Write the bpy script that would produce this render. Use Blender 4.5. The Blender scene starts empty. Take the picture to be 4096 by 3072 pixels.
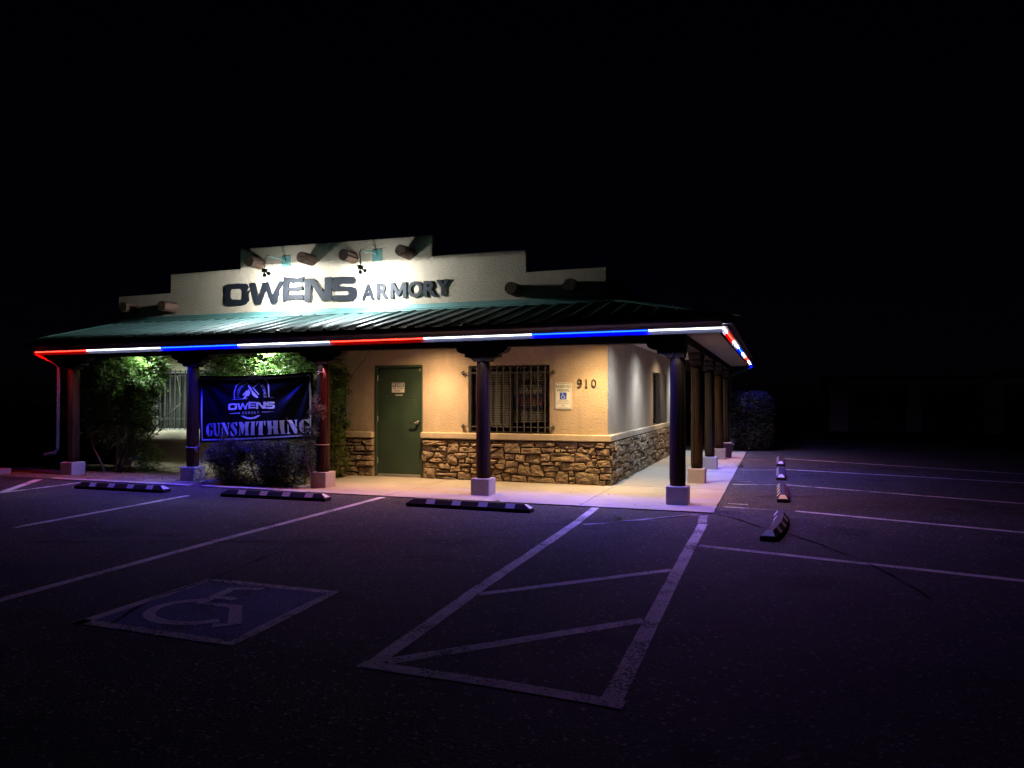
import bpy, math, random
import numpy as np
from mathutils import Matrix, Vector, noise
from mathutils.geometry import tessellate_polygon

# ------------------------------------------------------------------ camera, world, exposure
scene = bpy.context.scene
random.seed(7); RNG = np.random.default_rng(11)
cam_data = bpy.data.cameras.new('camera'); cam = bpy.data.objects.new('camera', cam_data)
scene.collection.objects.link(cam); scene.camera = cam
cam_data.sensor_width = 36.0; cam_data.lens = 25.94; cam_data.clip_start = 0.05; cam_data.clip_end = 1000
cam.location = (2.67, -12.25, 1.47)
cam.rotation_euler = (math.radians(91.07), 0.0, math.radians(19.68))

world = bpy.data.worlds.new('World'); scene.world = world; world.use_nodes = True
wn = world.node_tree.nodes; wl = world.node_tree.links
bg = wn['Background']
sky = wn.new('ShaderNodeTexSky'); sky.sky_type = 'NISHITA'; sky.sun_disc = False
sky.sun_elevation = math.radians(30.0); sky.sun_rotation = math.radians(160)
tint = wn.new('ShaderNodeMix'); tint.data_type = 'RGBA'; tint.blend_type = 'MULTIPLY'; tint.inputs[0].default_value = 1.0; tint.inputs[7].default_value = (.45,.36,1.0,1)
wl.new(sky.outputs[0], tint.inputs[6]); wl.new(tint.outputs[2], bg.inputs[0]); bg.inputs[1].default_value = 0.0002

scene.view_settings.view_transform = 'Standard'; scene.view_settings.look = 'None'
scene.view_settings.exposure = 0.0; scene.view_settings.gamma = 1.0
scene.view_settings.use_curve_mapping = False
scene.cycles.use_denoising = True
scene.cycles.max_bounces = 6; scene.cycles.diffuse_bounces = 3; scene.cycles.glossy_bounces = 3
scene.cycles.transmission_bounces = 5; scene.cycles.transparent_max_bounces = 8
scene.cycles.sample_clamp_indirect = 4.0
scene.cycles.caustics_reflective = False; scene.cycles.caustics_refractive = False

# light strengths (all from lamps the photograph shows)
LED_W = 1.0          # multiplier of the eave strip
CAN_P = 1.0          # multiplier of the recessed downlights
FLOOD_P = 1.0        # multiplier of the gooseneck flood bulbs

# ------------------------------------------------------------------ helpers
COL = scene.collection

class MB:
    def __init__(s): s.v = []; s.f = []
    def add(s, vs, fs):
        b = len(s.v); s.v += [tuple(p) for p in vs]; s.f += [tuple(i + b for i in f) for f in fs]; return s
    def box(s, x0, x1, y0, y1, z0, z1):
        return s.add([(x0,y0,z0),(x1,y0,z0),(x1,y1,z0),(x0,y1,z0),(x0,y0,z1),(x1,y0,z1),(x1,y1,z1),(x0,y1,z1)],
                     [(0,3,2,1),(4,5,6,7),(0,1,5,4),(1,2,6,5),(2,3,7,6),(3,0,4,7)])
    def prism(s, loops, m0, m1):
        """loops: outer polygon + holes in 2-D; m0/m1 map (a,b) to the front / back point"""
        flat = [p for l in loops for p in l]
        tris = tessellate_polygon([[Vector((p[0], p[1], 0)) for p in l] for l in loops])
        n = len(flat)
        s_v = [m0(*p) for p in flat] + [m1(*p) for p in flat]
        fs = [tuple(t) for t in tris] + [tuple(i + n for i in reversed(t)) for t in tris]
        b = 0
        for l in loops:
            k = len(l)
            fs += [(b+i, b+(i+1) % k, n+b+(i+1) % k, n+b+i) for i in range(k)]
            b += k
        return s.add(s_v, fs)
    def sheet(s, loops, m):
        flat = [p for l in loops for p in l]
        tris = tessellate_polygon([[Vector((p[0], p[1], 0)) for p in l] for l in loops])
        return s.add([m(*p) for p in flat], [tuple(t) for t in tris])
    def tube(s, path, r, n=8, caps=True):
        P = [Vector(p) for p in path]; k = len(P)
        R = r if isinstance(r, (list, tuple)) else [r] * k
        t0 = (P[1] - P[0]).normalized()
        up = Vector((0,0,1)) if abs(t0.z) < .9 else Vector((1,0,0))
        a = t0.cross(up).normalized(); b = len(s.v); rings = []
        for i in range(k):
            t = (P[min(i+1,k-1)] - P[max(i-1,0)]).normalized()
            a = (a - t * a.dot(t)).normalized(); c = t.cross(a)
            rings.append([P[i] + (a * math.cos(2*math.pi*j/n) + c * math.sin(2*math.pi*j/n)) * R[i] for j in range(n)])
        vs = [p for g in rings for p in g]
        fs = [(i*n+j, i*n+(j+1) % n, (i+1)*n+(j+1) % n, (i+1)*n+j) for i in range(k-1) for j in range(n)]
        if caps: fs += [tuple(range(n-1, -1, -1)), tuple((k-1)*n + j for j in range(n))]
        return s.add(vs, fs)
    def lathe(s, prof, n=16, c=(0,0,0), M=None):
        vs = []; fs = []
        for r, z in prof:
            for j in range(n):
                p = Vector((r*math.cos(2*math.pi*j/n), r*math.sin(2*math.pi*j/n), z))
                if M is not None: p = M @ p
                vs.append(p + Vector(c))
        k = len(prof)
        fs += [(i*n+j, i*n+(j+1) % n, (i+1)*n+(j+1) % n, (i+1)*n+j) for i in range(k-1) for j in range(n)]
        fs += [tuple(range(n-1,-1,-1)), tuple((k-1)*n+j for j in range(n))]
        return s.add(vs, fs)
    def strip(s, path, w, m, closed=False):
        P = [Vector((p[0], p[1])) for p in path]; k = len(P); vs = []
        for i in range(k):
            a = P[(i-1) % k] if (closed or i > 0) else P[i]; b = P[(i+1) % k] if (closed or i < k-1) else P[i]
            t = (b - a).normalized(); nn = Vector((-t.y, t.x)); ww = w[i] if isinstance(w, (list, tuple)) else w
            vs += [m(*(P[i] + nn*ww/2)), m(*(P[i] - nn*ww/2))]
        q = k if closed else k-1
        return s.add(vs, [(2*i, 2*i+1, 2*((i+1) % k)+1, 2*((i+1) % k)) for i in range(q)])
    def mesh(s, name, smooth=False):
        me = bpy.data.meshes.new(name); me.from_pydata([tuple(p) for p in s.v], [], s.f); me.validate(); me.update()
        if smooth: me.polygons.foreach_set('use_smooth', [True]*len(me.polygons))
        return me

def fix_normals(me):
    import bmesh
    bm = bmesh.new(); bm.from_mesh(me); bmesh.ops.recalc_face_normals(bm, faces=bm.faces); bm.to_mesh(me); bm.free()

def obj(name, mb, m, parent=None, smooth=False, bevel=0.0, seg=2, fix=True, local=False):
    """link ONE mesh object; world coordinates unless local"""
    me = mb.mesh(name, smooth) if isinstance(mb, MB) else mb
    if fix and isinstance(mb, MB): fix_normals(me)
    if m is not None and not me.materials: me.materials.append(m)
    o = bpy.data.objects.new(name, me); COL.objects.link(o)
    if parent is not None:
        o.parent = parent
        if not local and parent.parent is None: o.matrix_parent_inverse = parent.matrix_basis.inverted()
    if bevel:
        b = o.modifiers.new('bevel', 'BEVEL'); b.width = bevel; b.segments = seg; b.limit_method = 'ANGLE'; b.angle_limit = math.radians(40)
    return o

def tag(o, label, cat, group=None):
    o['label'] = label; o['category'] = cat
    if group: o['group'] = group
    return o
def thing(name, label, cat, loc=(0,0,0), rz=0.0, group=None):
    o = bpy.data.objects.new(name, None); COL.objects.link(o); o.location = loc; o.rotation_euler = (0,0,rz)
    o.empty_display_size = .1
    return tag(o, label, cat, group)
def structure(o, kind='structure'):
    o['kind'] = kind; return o

# ------------------------------------------------------------------ materials
def mat(name, color=(.5,.5,.5), rough=.7, spec=.3, metal=0.0, emit=None, emit_s=0.0):
    m = bpy.data.materials.new(name); m.use_nodes = True; b = m.node_tree.nodes['Principled BSDF']
    b.inputs['Base Color'].default_value = (*color, 1); b.inputs['Roughness'].default_value = rough
    b.inputs['Specular IOR Level'].default_value = spec; b.inputs['Metallic'].default_value = metal
    if emit: b.inputs['Emission Color'].default_value = (*emit, 1); b.inputs['Emission Strength'].default_value = emit_s
    return m
def N(m, t, **kw):
    n = m.node_tree.nodes.new(t)
    for k, v in kw.items():
        if k in n.inputs: n.inputs[k].default_value = v
        else: setattr(n, k, v)
    return n
def L(m, a, b): m.node_tree.links.new(a, b)
def B(m): return m.node_tree.nodes['Principled BSDF']
def coords(m, which='Object', scale=(1,1,1)):
    tc = N(m, 'ShaderNodeTexCoord'); mp = N(m, 'ShaderNodeMapping'); mp.inputs['Scale'].default_value = scale
    L(m, tc.outputs[which], mp.inputs['Vector']); return mp.outputs['Vector']
def ramp(m, fac, stops):
    r = N(m, 'ShaderNodeValToRGB'); e = r.color_ramp.elements
    while len(e) < len(stops): e.new(.5)
    for i, (p, c) in enumerate(stops):
        e[i].position = p; e[i].color = (*c, 1) if len(c) == 3 else c
    L(m, fac, r.inputs[0]); return r.outputs[0]
def bump(m, h, strength=.4, dist=.01):
    b = N(m, 'ShaderNodeBump'); b.inputs['Strength'].default_value = strength; b.inputs['Distance'].default_value = dist
    L(m, h, b.inputs['Height']); L(m, b.outputs[0], B(m).inputs['Normal']); return b
def mixc(m, fac, a, b, mode='MIX'):
    x = N(m, 'ShaderNodeMix', data_type='RGBA', blend_type=mode)
    for sock, v in ((x.inputs[0], fac), (x.inputs[6], a), (x.inputs[7], b)):
        if hasattr(v, 'is_output'): L(m, v, sock)
        else: sock.default_value = v if isinstance(v, (int, float)) else (*v, 1)
    return x.outputs[2]
def noisetex(m, vec, scale, detail=3, rough=.55):
    n = N(m, 'ShaderNodeTexNoise'); n.inputs['Scale'].default_value = scale; n.inputs['Detail'].default_value = detail
    n.inputs['Roughness'].default_value = rough; L(m, vec, n.inputs['Vector']); return n.outputs['Fac']
def mathn(m, op, a, b):
    x = N(m, 'ShaderNodeMath', operation=op)
    for i, v in enumerate((a, b)):
        if hasattr(v, 'is_output'): L(m, v, x.inputs[i])
        else: x.inputs[i].default_value = v
    return x.outputs[0]

def stucco(name, c, amount=.55):
    m = mat(name, c, .9, .15); v = coords(m)
    n1 = noisetex(m, v, 1.3, 4); n2 = noisetex(m, v, 27, 4, .6); n3 = noisetex(m, v, 110, 2)
    col = ramp(m, n1, [(.3, tuple(x*.86 for x in c)), (.7, tuple(min(1, x*1.08) for x in c))])
    col = mixc(m, mathn(m, 'MULTIPLY', n2, .35), col, tuple(x*.72 for x in c))
    sk = noisetex(m, coords(m, 'Object', (1,1,.12)), 5.5, 4, .6); pt = noisetex(m, v, 2.7, 2, .4)
    col = mixc(m, ramp(m, sk, [(.56, (0,0,0)), (.78, (.45,.45,.45))]), col, tuple(x*.62 for x in c))
    col = mixc(m, ramp(m, pt, [(.63, (0,0,0)), (.66, (.3,.3,.3))]), col, tuple(min(1,x*1.18) for x in c))
    L(m, col, B(m).inputs['Base Color'])
    bump(m, mathn(m, 'ADD', n2, mathn(m, 'MULTIPLY', n3, .5)), amount, .012); return m
M_STUCCO = stucco('stucco_tan', (.47,.385,.285), 1.0)
M_STUCCO_TRIM = stucco('stucco_ledge', (.50,.42,.31), .35)
M_PEDESTAL = stucco('stucco_pedestal', (.42,.36,.30), .3)
M_CEIL = stucco('plaster_ceiling', (.55,.50,.45), .15)
M_SOFFIT = stucco('soffit_board', (.27,.23,.20), .12)

def wood(name, c, rough=.75, along=(1,1,.06), check=(1,1,.012)):
    m = mat(name, c, rough, .10); v = coords(m, 'Object', along); v2 = coords(m)
    g = noisetex(m, v, 46, 5, .65); k = noisetex(m, v2, 3.0, 3)
    col = ramp(m, g, [(.28, tuple(x*.35 for x in c)), (.5, c), (.78, tuple(min(1, x*1.55) for x in c))])
    col = mixc(m, mathn(m, 'MULTIPLY', k, .4), col, tuple(x*.55 for x in c))
    ck = noisetex(m, coords(m, 'Object', check), 26, 2, .5); cr = ramp(m, ck, [(.60, (0,0,0)), (.66, (1,1,1))])
    col = mixc(m, cr, col, tuple(x*.12 for x in c))
    L(m, col, B(m).inputs['Base Color']); bump(m, mathn(m, 'SUBTRACT', g, mathn(m, 'MULTIPLY', cr, 1.2)), .9, .014); return m
M_LOG = wood('stained_log', (.040,.021,.0085))
M_VIGA = wood('weathered_viga', (.17,.10,.075), .75, (1,.08,1), (1,.02,1))
M_BEAM = wood('stained_beam', (.035,.024,.021))

def stone_mat():
    m = mat('ledge_stone', (.3,.22,.15), .9, .15); v = coords(m)
    oi = N(m, 'ShaderNodeObjectInfo')
    base = ramp(m, oi.outputs['Random'], [(0, (.20,.135,.085)), (.25, (.29,.205,.13)), (.45, (.25,.19,.14)), (.6, (.36,.26,.16)), (.8, (.30,.25,.19)), (1, (.22,.165,.125))])
    n1 = noisetex(m, v, 9, 5, .65); n2 = noisetex(m, v, 45, 4, .6)
    col = mixc(m, ramp(m, n1, [(.38, (0,0,0)), (.62, (1,1,1))]), base, (.13,.09,.07))
    col = mixc(m, mathn(m, 'MULTIPLY', n2, .45), col, (.42,.33,.22))
    L(m, col, B(m).inputs['Base Color'])
    bump(m, mathn(m, 'ADD', mathn(m, 'MULTIPLY', n1, 1.6), n2), .85, .02); return m
M_STONE = stone_mat()
M_MORTAR = mat('stone_joint', (.085,.065,.05), .95, .1)

def concrete(name, c):
    m = mat(name, c, .85, .25); v = coords(m)
    n1 = noisetex(m, v, .9, 5, .6); n2 = noisetex(m, v, 60, 3); n3 = noisetex(m, v, 6, 4, .6)
    col = ramp(m, n1, [(.3, tuple(x*.8 for x in c)), (.68, tuple(min(1, x*1.08) for x in c))])
    col = mixc(m, ramp(m, n3, [(.58, (0,0,0)), (.75, (.5,.5,.5))]), col, tuple(x*.6 for x in c))
    col = mixc(m, mathn(m, 'MULTIPLY', n2, .25), col, tuple(x*.6 for x in c))
    L(m, col, B(m).inputs['Base Color']); bump(m, mathn(m, 'ADD', n2, n3), .18, .006); return m
M_CONC = concrete('slab_concrete', (.38,.345,.305))
M_CONC_D = concrete('old_concrete', (.36,.33,.29))

def asphalt_color(m):
    v = coords(m); v2 = coords(m, 'Object', (1,1,1))
    n1 = noisetex(m, v, .45, 5, .6); n2 = noisetex(m, v, 62, 4, .75); n4 = noisetex(m, v, 4, 4, .6)
    vo = N(m, 'ShaderNodeTexVoronoi'); vo.inputs['Scale'].default_value = 55; L(m, v2, vo.inputs['Vector'])
    sep = N(m, 'ShaderNodeSeparateColor'); L(m, vo.outputs['Color'], sep.inputs[0])
    col = ramp(m, n1, [(.28, (.018,.0175,.018)), (.5, (.036,.035,.035)), (.72, (.060,.058,.057))])
    col = mixc(m, ramp(m, n2, [(.42, (0,0,0)), (.7, (.75,.75,.75))]), col, (.092,.090,.087))
    col = mixc(m, ramp(m, n4, [(.5, (0,0,0)), (.8, (.6,.6,.6))]), col, (.018,.018,.019))
    st = noisetex(m, v, 1.1, 2, .4); st2 = noisetex(m, coords(m, 'Object', (.22,1.0,1)), .8, 3, .5)
    col = mixc(m, ramp(m, st, [(.60, (0,0,0)), (.70, (.75,.75,.75))]), col, (.010,.010,.011))
    col = mixc(m, ramp(m, st2, [(.54, (0,0,0)), (.68, (.5,.5,.5))]), col, (.062,.060,.058))
    col = mixc(m, ramp(m, sep.outputs[0], [(.955, (0,0,0)), (.965, (1,1,1))]), col, (.19,.185,.175))
    return col, n2, vo.outputs['Distance'], v
def asphalt():
    m = mat('asphalt', (.07,.07,.07), .88, .3); col, n2, vd, v = asphalt_color(m)
    L(m, col, B(m).inputs['Base Color']); bump(m, mathn(m, 'ADD', mathn(m, 'MULTIPLY', n2, 1.2), vd), .9, .012); return m
M_ASPHALT = asphalt()
def paint(name, c, wear=.5):
    m = mat(name, c, .8, .25); col, n2, vd, v = asphalt_color(m)
    w1 = noisetex(m, v, 55, 4, .75); w2 = noisetex(m, v, 2.2, 4, .6)
    k = mathn(m, 'ADD', mathn(m, 'MULTIPLY', w1, .72), mathn(m, 'MULTIPLY', w2, .5))
    fac = ramp(m, k, [(wear - .035, (1,1,1)), (wear + .06, (0,0,0))])
    L(m, mixc(m, fac, col, c), B(m).inputs['Base Color'])
    bump(m, mathn(m, 'ADD', n2, vd), .7, .01); return m
M_PAINT = paint('worn_white_paint', (.70,.69,.66), .645)
M_PAINT_T = paint('thin_white_paint', (.55,.54,.52), .59)
M_PAINT_B = paint('worn_blue_paint', (.13,.15,.34), .655)
M_PAINT_S = paint('faded_white_paint', (.72,.72,.76), .675)
M_CRACK = mat('crack_dark', (.012,.012,.012), .95, .05)  # even near-black for crack strips and the base under the slab joints

def soil():
    m = mat('bed_soil', (.16,.12,.08), .95, .1); v = coords(m)
    n1 = noisetex(m, v, 5, 5, .65); n2 = noisetex(m, v, 55, 4, .7)
    col = ramp(m, n1, [(.3, (.12,.09,.065)), (.7, (.26,.20,.145))])
    col = mixc(m, ramp(m, n2, [(.45, (0,0,0)), (.65, (.8,.8,.8))]), col, (.36,.29,.21))
    L(m, col, B(m).inputs['Base Color']); bump(m, mathn(m, 'ADD', n1, n2), 1.0, .03); return m
M_SOIL = soil()

def panel_mat(name, c, rough=.38):
    m = mat(name, c, rough, .5); v = coords(m); n = noisetex(m, v, 3, 4, .6); n2 = noisetex(m, v, 40, 3)
    L(m, ramp(m, n, [(.3, tuple(x*.78 for x in c)), (.7, tuple(x*1.1 for x in c))]), B(m).inputs['Base Color'])
    rr = N(m, 'ShaderNodeMapRange'); rr.inputs[3].default_value = rough; rr.inputs[4].default_value = rough + .2
    L(m, n2, rr.inputs[0]); L(m, rr.outputs[0], B(m).inputs['Roughness']); return m
M_ROOF = panel_mat('teal_roof_metal', (.062,.128,.122), .45)
M_TRIMTEAL = panel_mat('teal_flashing', (.11,.25,.225), .4)
M_GUTTER = panel_mat('brown_gutter', (.075,.05,.045), .45)
M_FASCIA = panel_mat('painted_fascia', (.0055,.0062,.0085), .9)
M_FASCIA.node_tree.nodes['Principled BSDF'].inputs['Specular IOR Level'].default_value = .04
M_SPOUT = panel_mat('grey_green_spout', (.05,.068,.066), .65)
B(M_SPOUT).inputs['Specular IOR Level'].default_value = .1
M_DOOR = panel_mat('green_steel_door', (.035,.062,.040), .34)
M_DOORF = panel_mat('green_door_frame', (.038,.068,.044), .38)
M_STEEL = mat('brushed_steel', (.55,.54,.52), .3, .5, 1.0)
M_ALU = mat('dull_aluminium', (.5,.5,.48), .45, .5, .8)
M_IRON = panel_mat('painted_iron', (.085,.078,.072), .5)
M_BRONZE = mat('dark_window_frame', (.02,.02,.022), .4, .5)
M_PALEFRAME = mat('pale_window_frame', (.45,.45,.43), .5, .4)
M_BLIND = mat('blind_slat', (.22,.215,.21), .55, .3)
M_CURTAIN = mat('pale_curtain', (.085,.082,.075), .9, .1)
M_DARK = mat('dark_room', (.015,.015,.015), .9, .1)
def glass():
    m = bpy.data.materials.new('window_glass'); m.use_nodes = True; t = m.node_tree; t.nodes.clear()
    o = t.nodes.new('ShaderNodeOutputMaterial'); tr = t.nodes.new('ShaderNodeBsdfTransparent'); gl = t.nodes.new('ShaderNodeBsdfGlossy')
    gl.inputs['Roughness'].default_value = .03; tr.inputs[0].default_value = (.72,.75,.74,1)
    mx = t.nodes.new('ShaderNodeMixShader'); mx.inputs[0].default_value = .055
    t.links.new(tr.outputs[0], mx.inputs[1]); t.links.new(gl.outputs[0], mx.inputs[2]); t.links.new(mx.outputs[0], o.inputs[0])
    return m
M_GLASS = glass()
M_RUBBER = mat('black_rubber', (.018,.018,.019), .7, .3)
def rubber():
    v = coords(M_RUBBER); n = noisetex(M_RUBBER, v, 60, 3); bump(M_RUBBER, n, .3, .005)
rubber()
M_REFLECT = mat('white_marker', (.82,.82,.80), .45, .4)
M_SIGNLETTER = panel_mat('grey_steel_letter', (.0085,.010,.014), .5)
B(M_SIGNLETTER).inputs['Specular IOR Level'].default_value = .22
M_SIGNWHITE = mat('sign_white', (.72,.72,.69), .45, .4)
M_SIGNGREEN = mat('sign_green', (.01,.12,.075), .45, .4)
M_SIGNBLUE = mat('sign_blue', (.012,.085,.60), .45, .4)
M_SIGNNAVY = mat('sign_navy', (.018,.017,.075), .45, .4)
M_BLACK = mat('black_paint', (.012,.012,.012), .5, .4)
M_NUMBER = mat('dark_bronze_numeral', (.035,.03,.022), .45, .5)
def cloth():
    m = mat('banner_vinyl', (.004,.004,.005), .38, .35); v = coords(m); n = noisetex(m, v, 2.5, 3); bump(m, n, .15, .05); return m
M_VINYL = cloth()
M_PRINT = mat('banner_print', (.82,.82,.84), .5, .35)
M_ROPE = mat('pale_rope', (.48,.42,.33), .9, .1)
M_POT = mat('dark_planter', (.055,.04,.035), .6, .3)
M_NEON_R = mat('unlit_red_tube', (.34,.06,.08), .25, .5)
M_NEON_B = mat('unlit_blue_tube', (.05,.07,.22), .25, .5)
M_NEON_W = mat('unlit_white_tube', (.52,.50,.48), .25, .5)
def leafm(name, c, c2, trans=.45):
    m = bpy.data.materials.new(name); m.use_nodes = True; b = B(m); b.inputs['Roughness'].default_value = .5; b.inputs['Specular IOR Level'].default_value = .35
    gi = N(m, 'ShaderNodeNewGeometry'); col = ramp(m, gi.outputs['Random Per Island'], [(0, c), (1, c2)])
    L(m, col, b.inputs['Base Color'])
    tr = N(m, 'ShaderNodeBsdfTranslucent'); L(m, col, tr.inputs[0]); mx = N(m, 'ShaderNodeMixShader'); mx.inputs[0].default_value = trans
    out = m.node_tree.nodes['Material Output']; L(m, b.outputs[0], mx.inputs[1]); L(m, tr.outputs[0], mx.inputs[2]); L(m, mx.outputs[0], out.inputs[0]); return m
M_LEAF = leafm('shrub_leaf', (.085,.155,.045), (.19,.27,.07))
M_LEAF_V = leafm('vine_leaf', (.06,.12,.035), (.15,.23,.05))
M_LEAF_D = leafm('dark_bush_leaf', (.022,.027,.020), (.055,.058,.042), .2)
M_LEAF_Y = leafm('small_bush_leaf', (.07,.11,.025), (.17,.19,.05))
M_LEAF_H = leafm('hedge_leaf', (.018,.028,.018), (.06,.075,.05), .2)
M_BARK = wood('shrub_bark', (.17,.13,.105))
M_STORE = stucco('storage_wall', (.60,.55,.48), .3)
M_ROLLUP = panel_mat('rollup_door', (.14,.13,.12), .5)

def emis(name, col, s):
    m = bpy.data.materials.new(name); m.use_nodes = True; t = m.node_tree; t.nodes.clear()
    o = t.nodes.new('ShaderNodeOutputMaterial'); e = t.nodes.new('ShaderNodeEmission'); e.inputs[0].default_value = (*col, 1); e.inputs[1].default_value = s
    t.links.new(e.outputs[0], o.inputs[0]); return m

# ------------------------------------------------------------------ text with Blender's own built-in font
def text_geo(body, spacing=1.0, offset=0.0, res=3):
    cu = bpy.data.curves.new('txt', 'FONT'); cu.body = body; cu.space_character = spacing; cu.offset = offset; cu.resolution_u = res; cu.fill_mode = 'FRONT'
    o = bpy.data.objects.new('txt', cu); COL.objects.link(o); dg = bpy.context.evaluated_depsgraph_get(); dg.update()
    me = bpy.data.meshes.new_from_object(o.evaluated_get(dg)); vs = [(v.co.x, v.co.y) for v in me.vertices]
    fs = [tuple(p.vertices) for p in me.polygons]; es = {}
    for p in me.polygons:
        for k in p.edge_keys: es[k] = es.get(k, 0) + 1
    bpy.data.objects.remove(o); bpy.data.curves.remove(cu); bpy.data.meshes.remove(me)
    return vs, fs, [k for k, c in es.items() if c == 1]
def text_fit(mb, body, x0, z0, x1, z1, m, back=None, spacing=1.0, offset=.0, keep=False):
    vs, fs, es = text_geo(body, spacing, offset)
    ax = min(v[0] for v in vs); bx = max(v[0] for v in vs); ay = min(v[1] for v in vs); by = max(v[1] for v in vs)
    sx = (x1-x0)/(bx-ax); sy = (z1-z0)/(by-ay)
    P = [(x0+(v[0]-ax)*sx, z0+(v[1]-ay)*sy) for v in vs]; n = len(P)
    mb.add([m(*p) for p in P], fs)
    if back is not None:
        b = len(mb.v) - n
        mb.add([back(*p) for p in P], [tuple(reversed(f)) for f in fs])
        mb.f += [(b+i, b+j, b+n+j, b+n+i) for i, j in es]
    return mb

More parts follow.
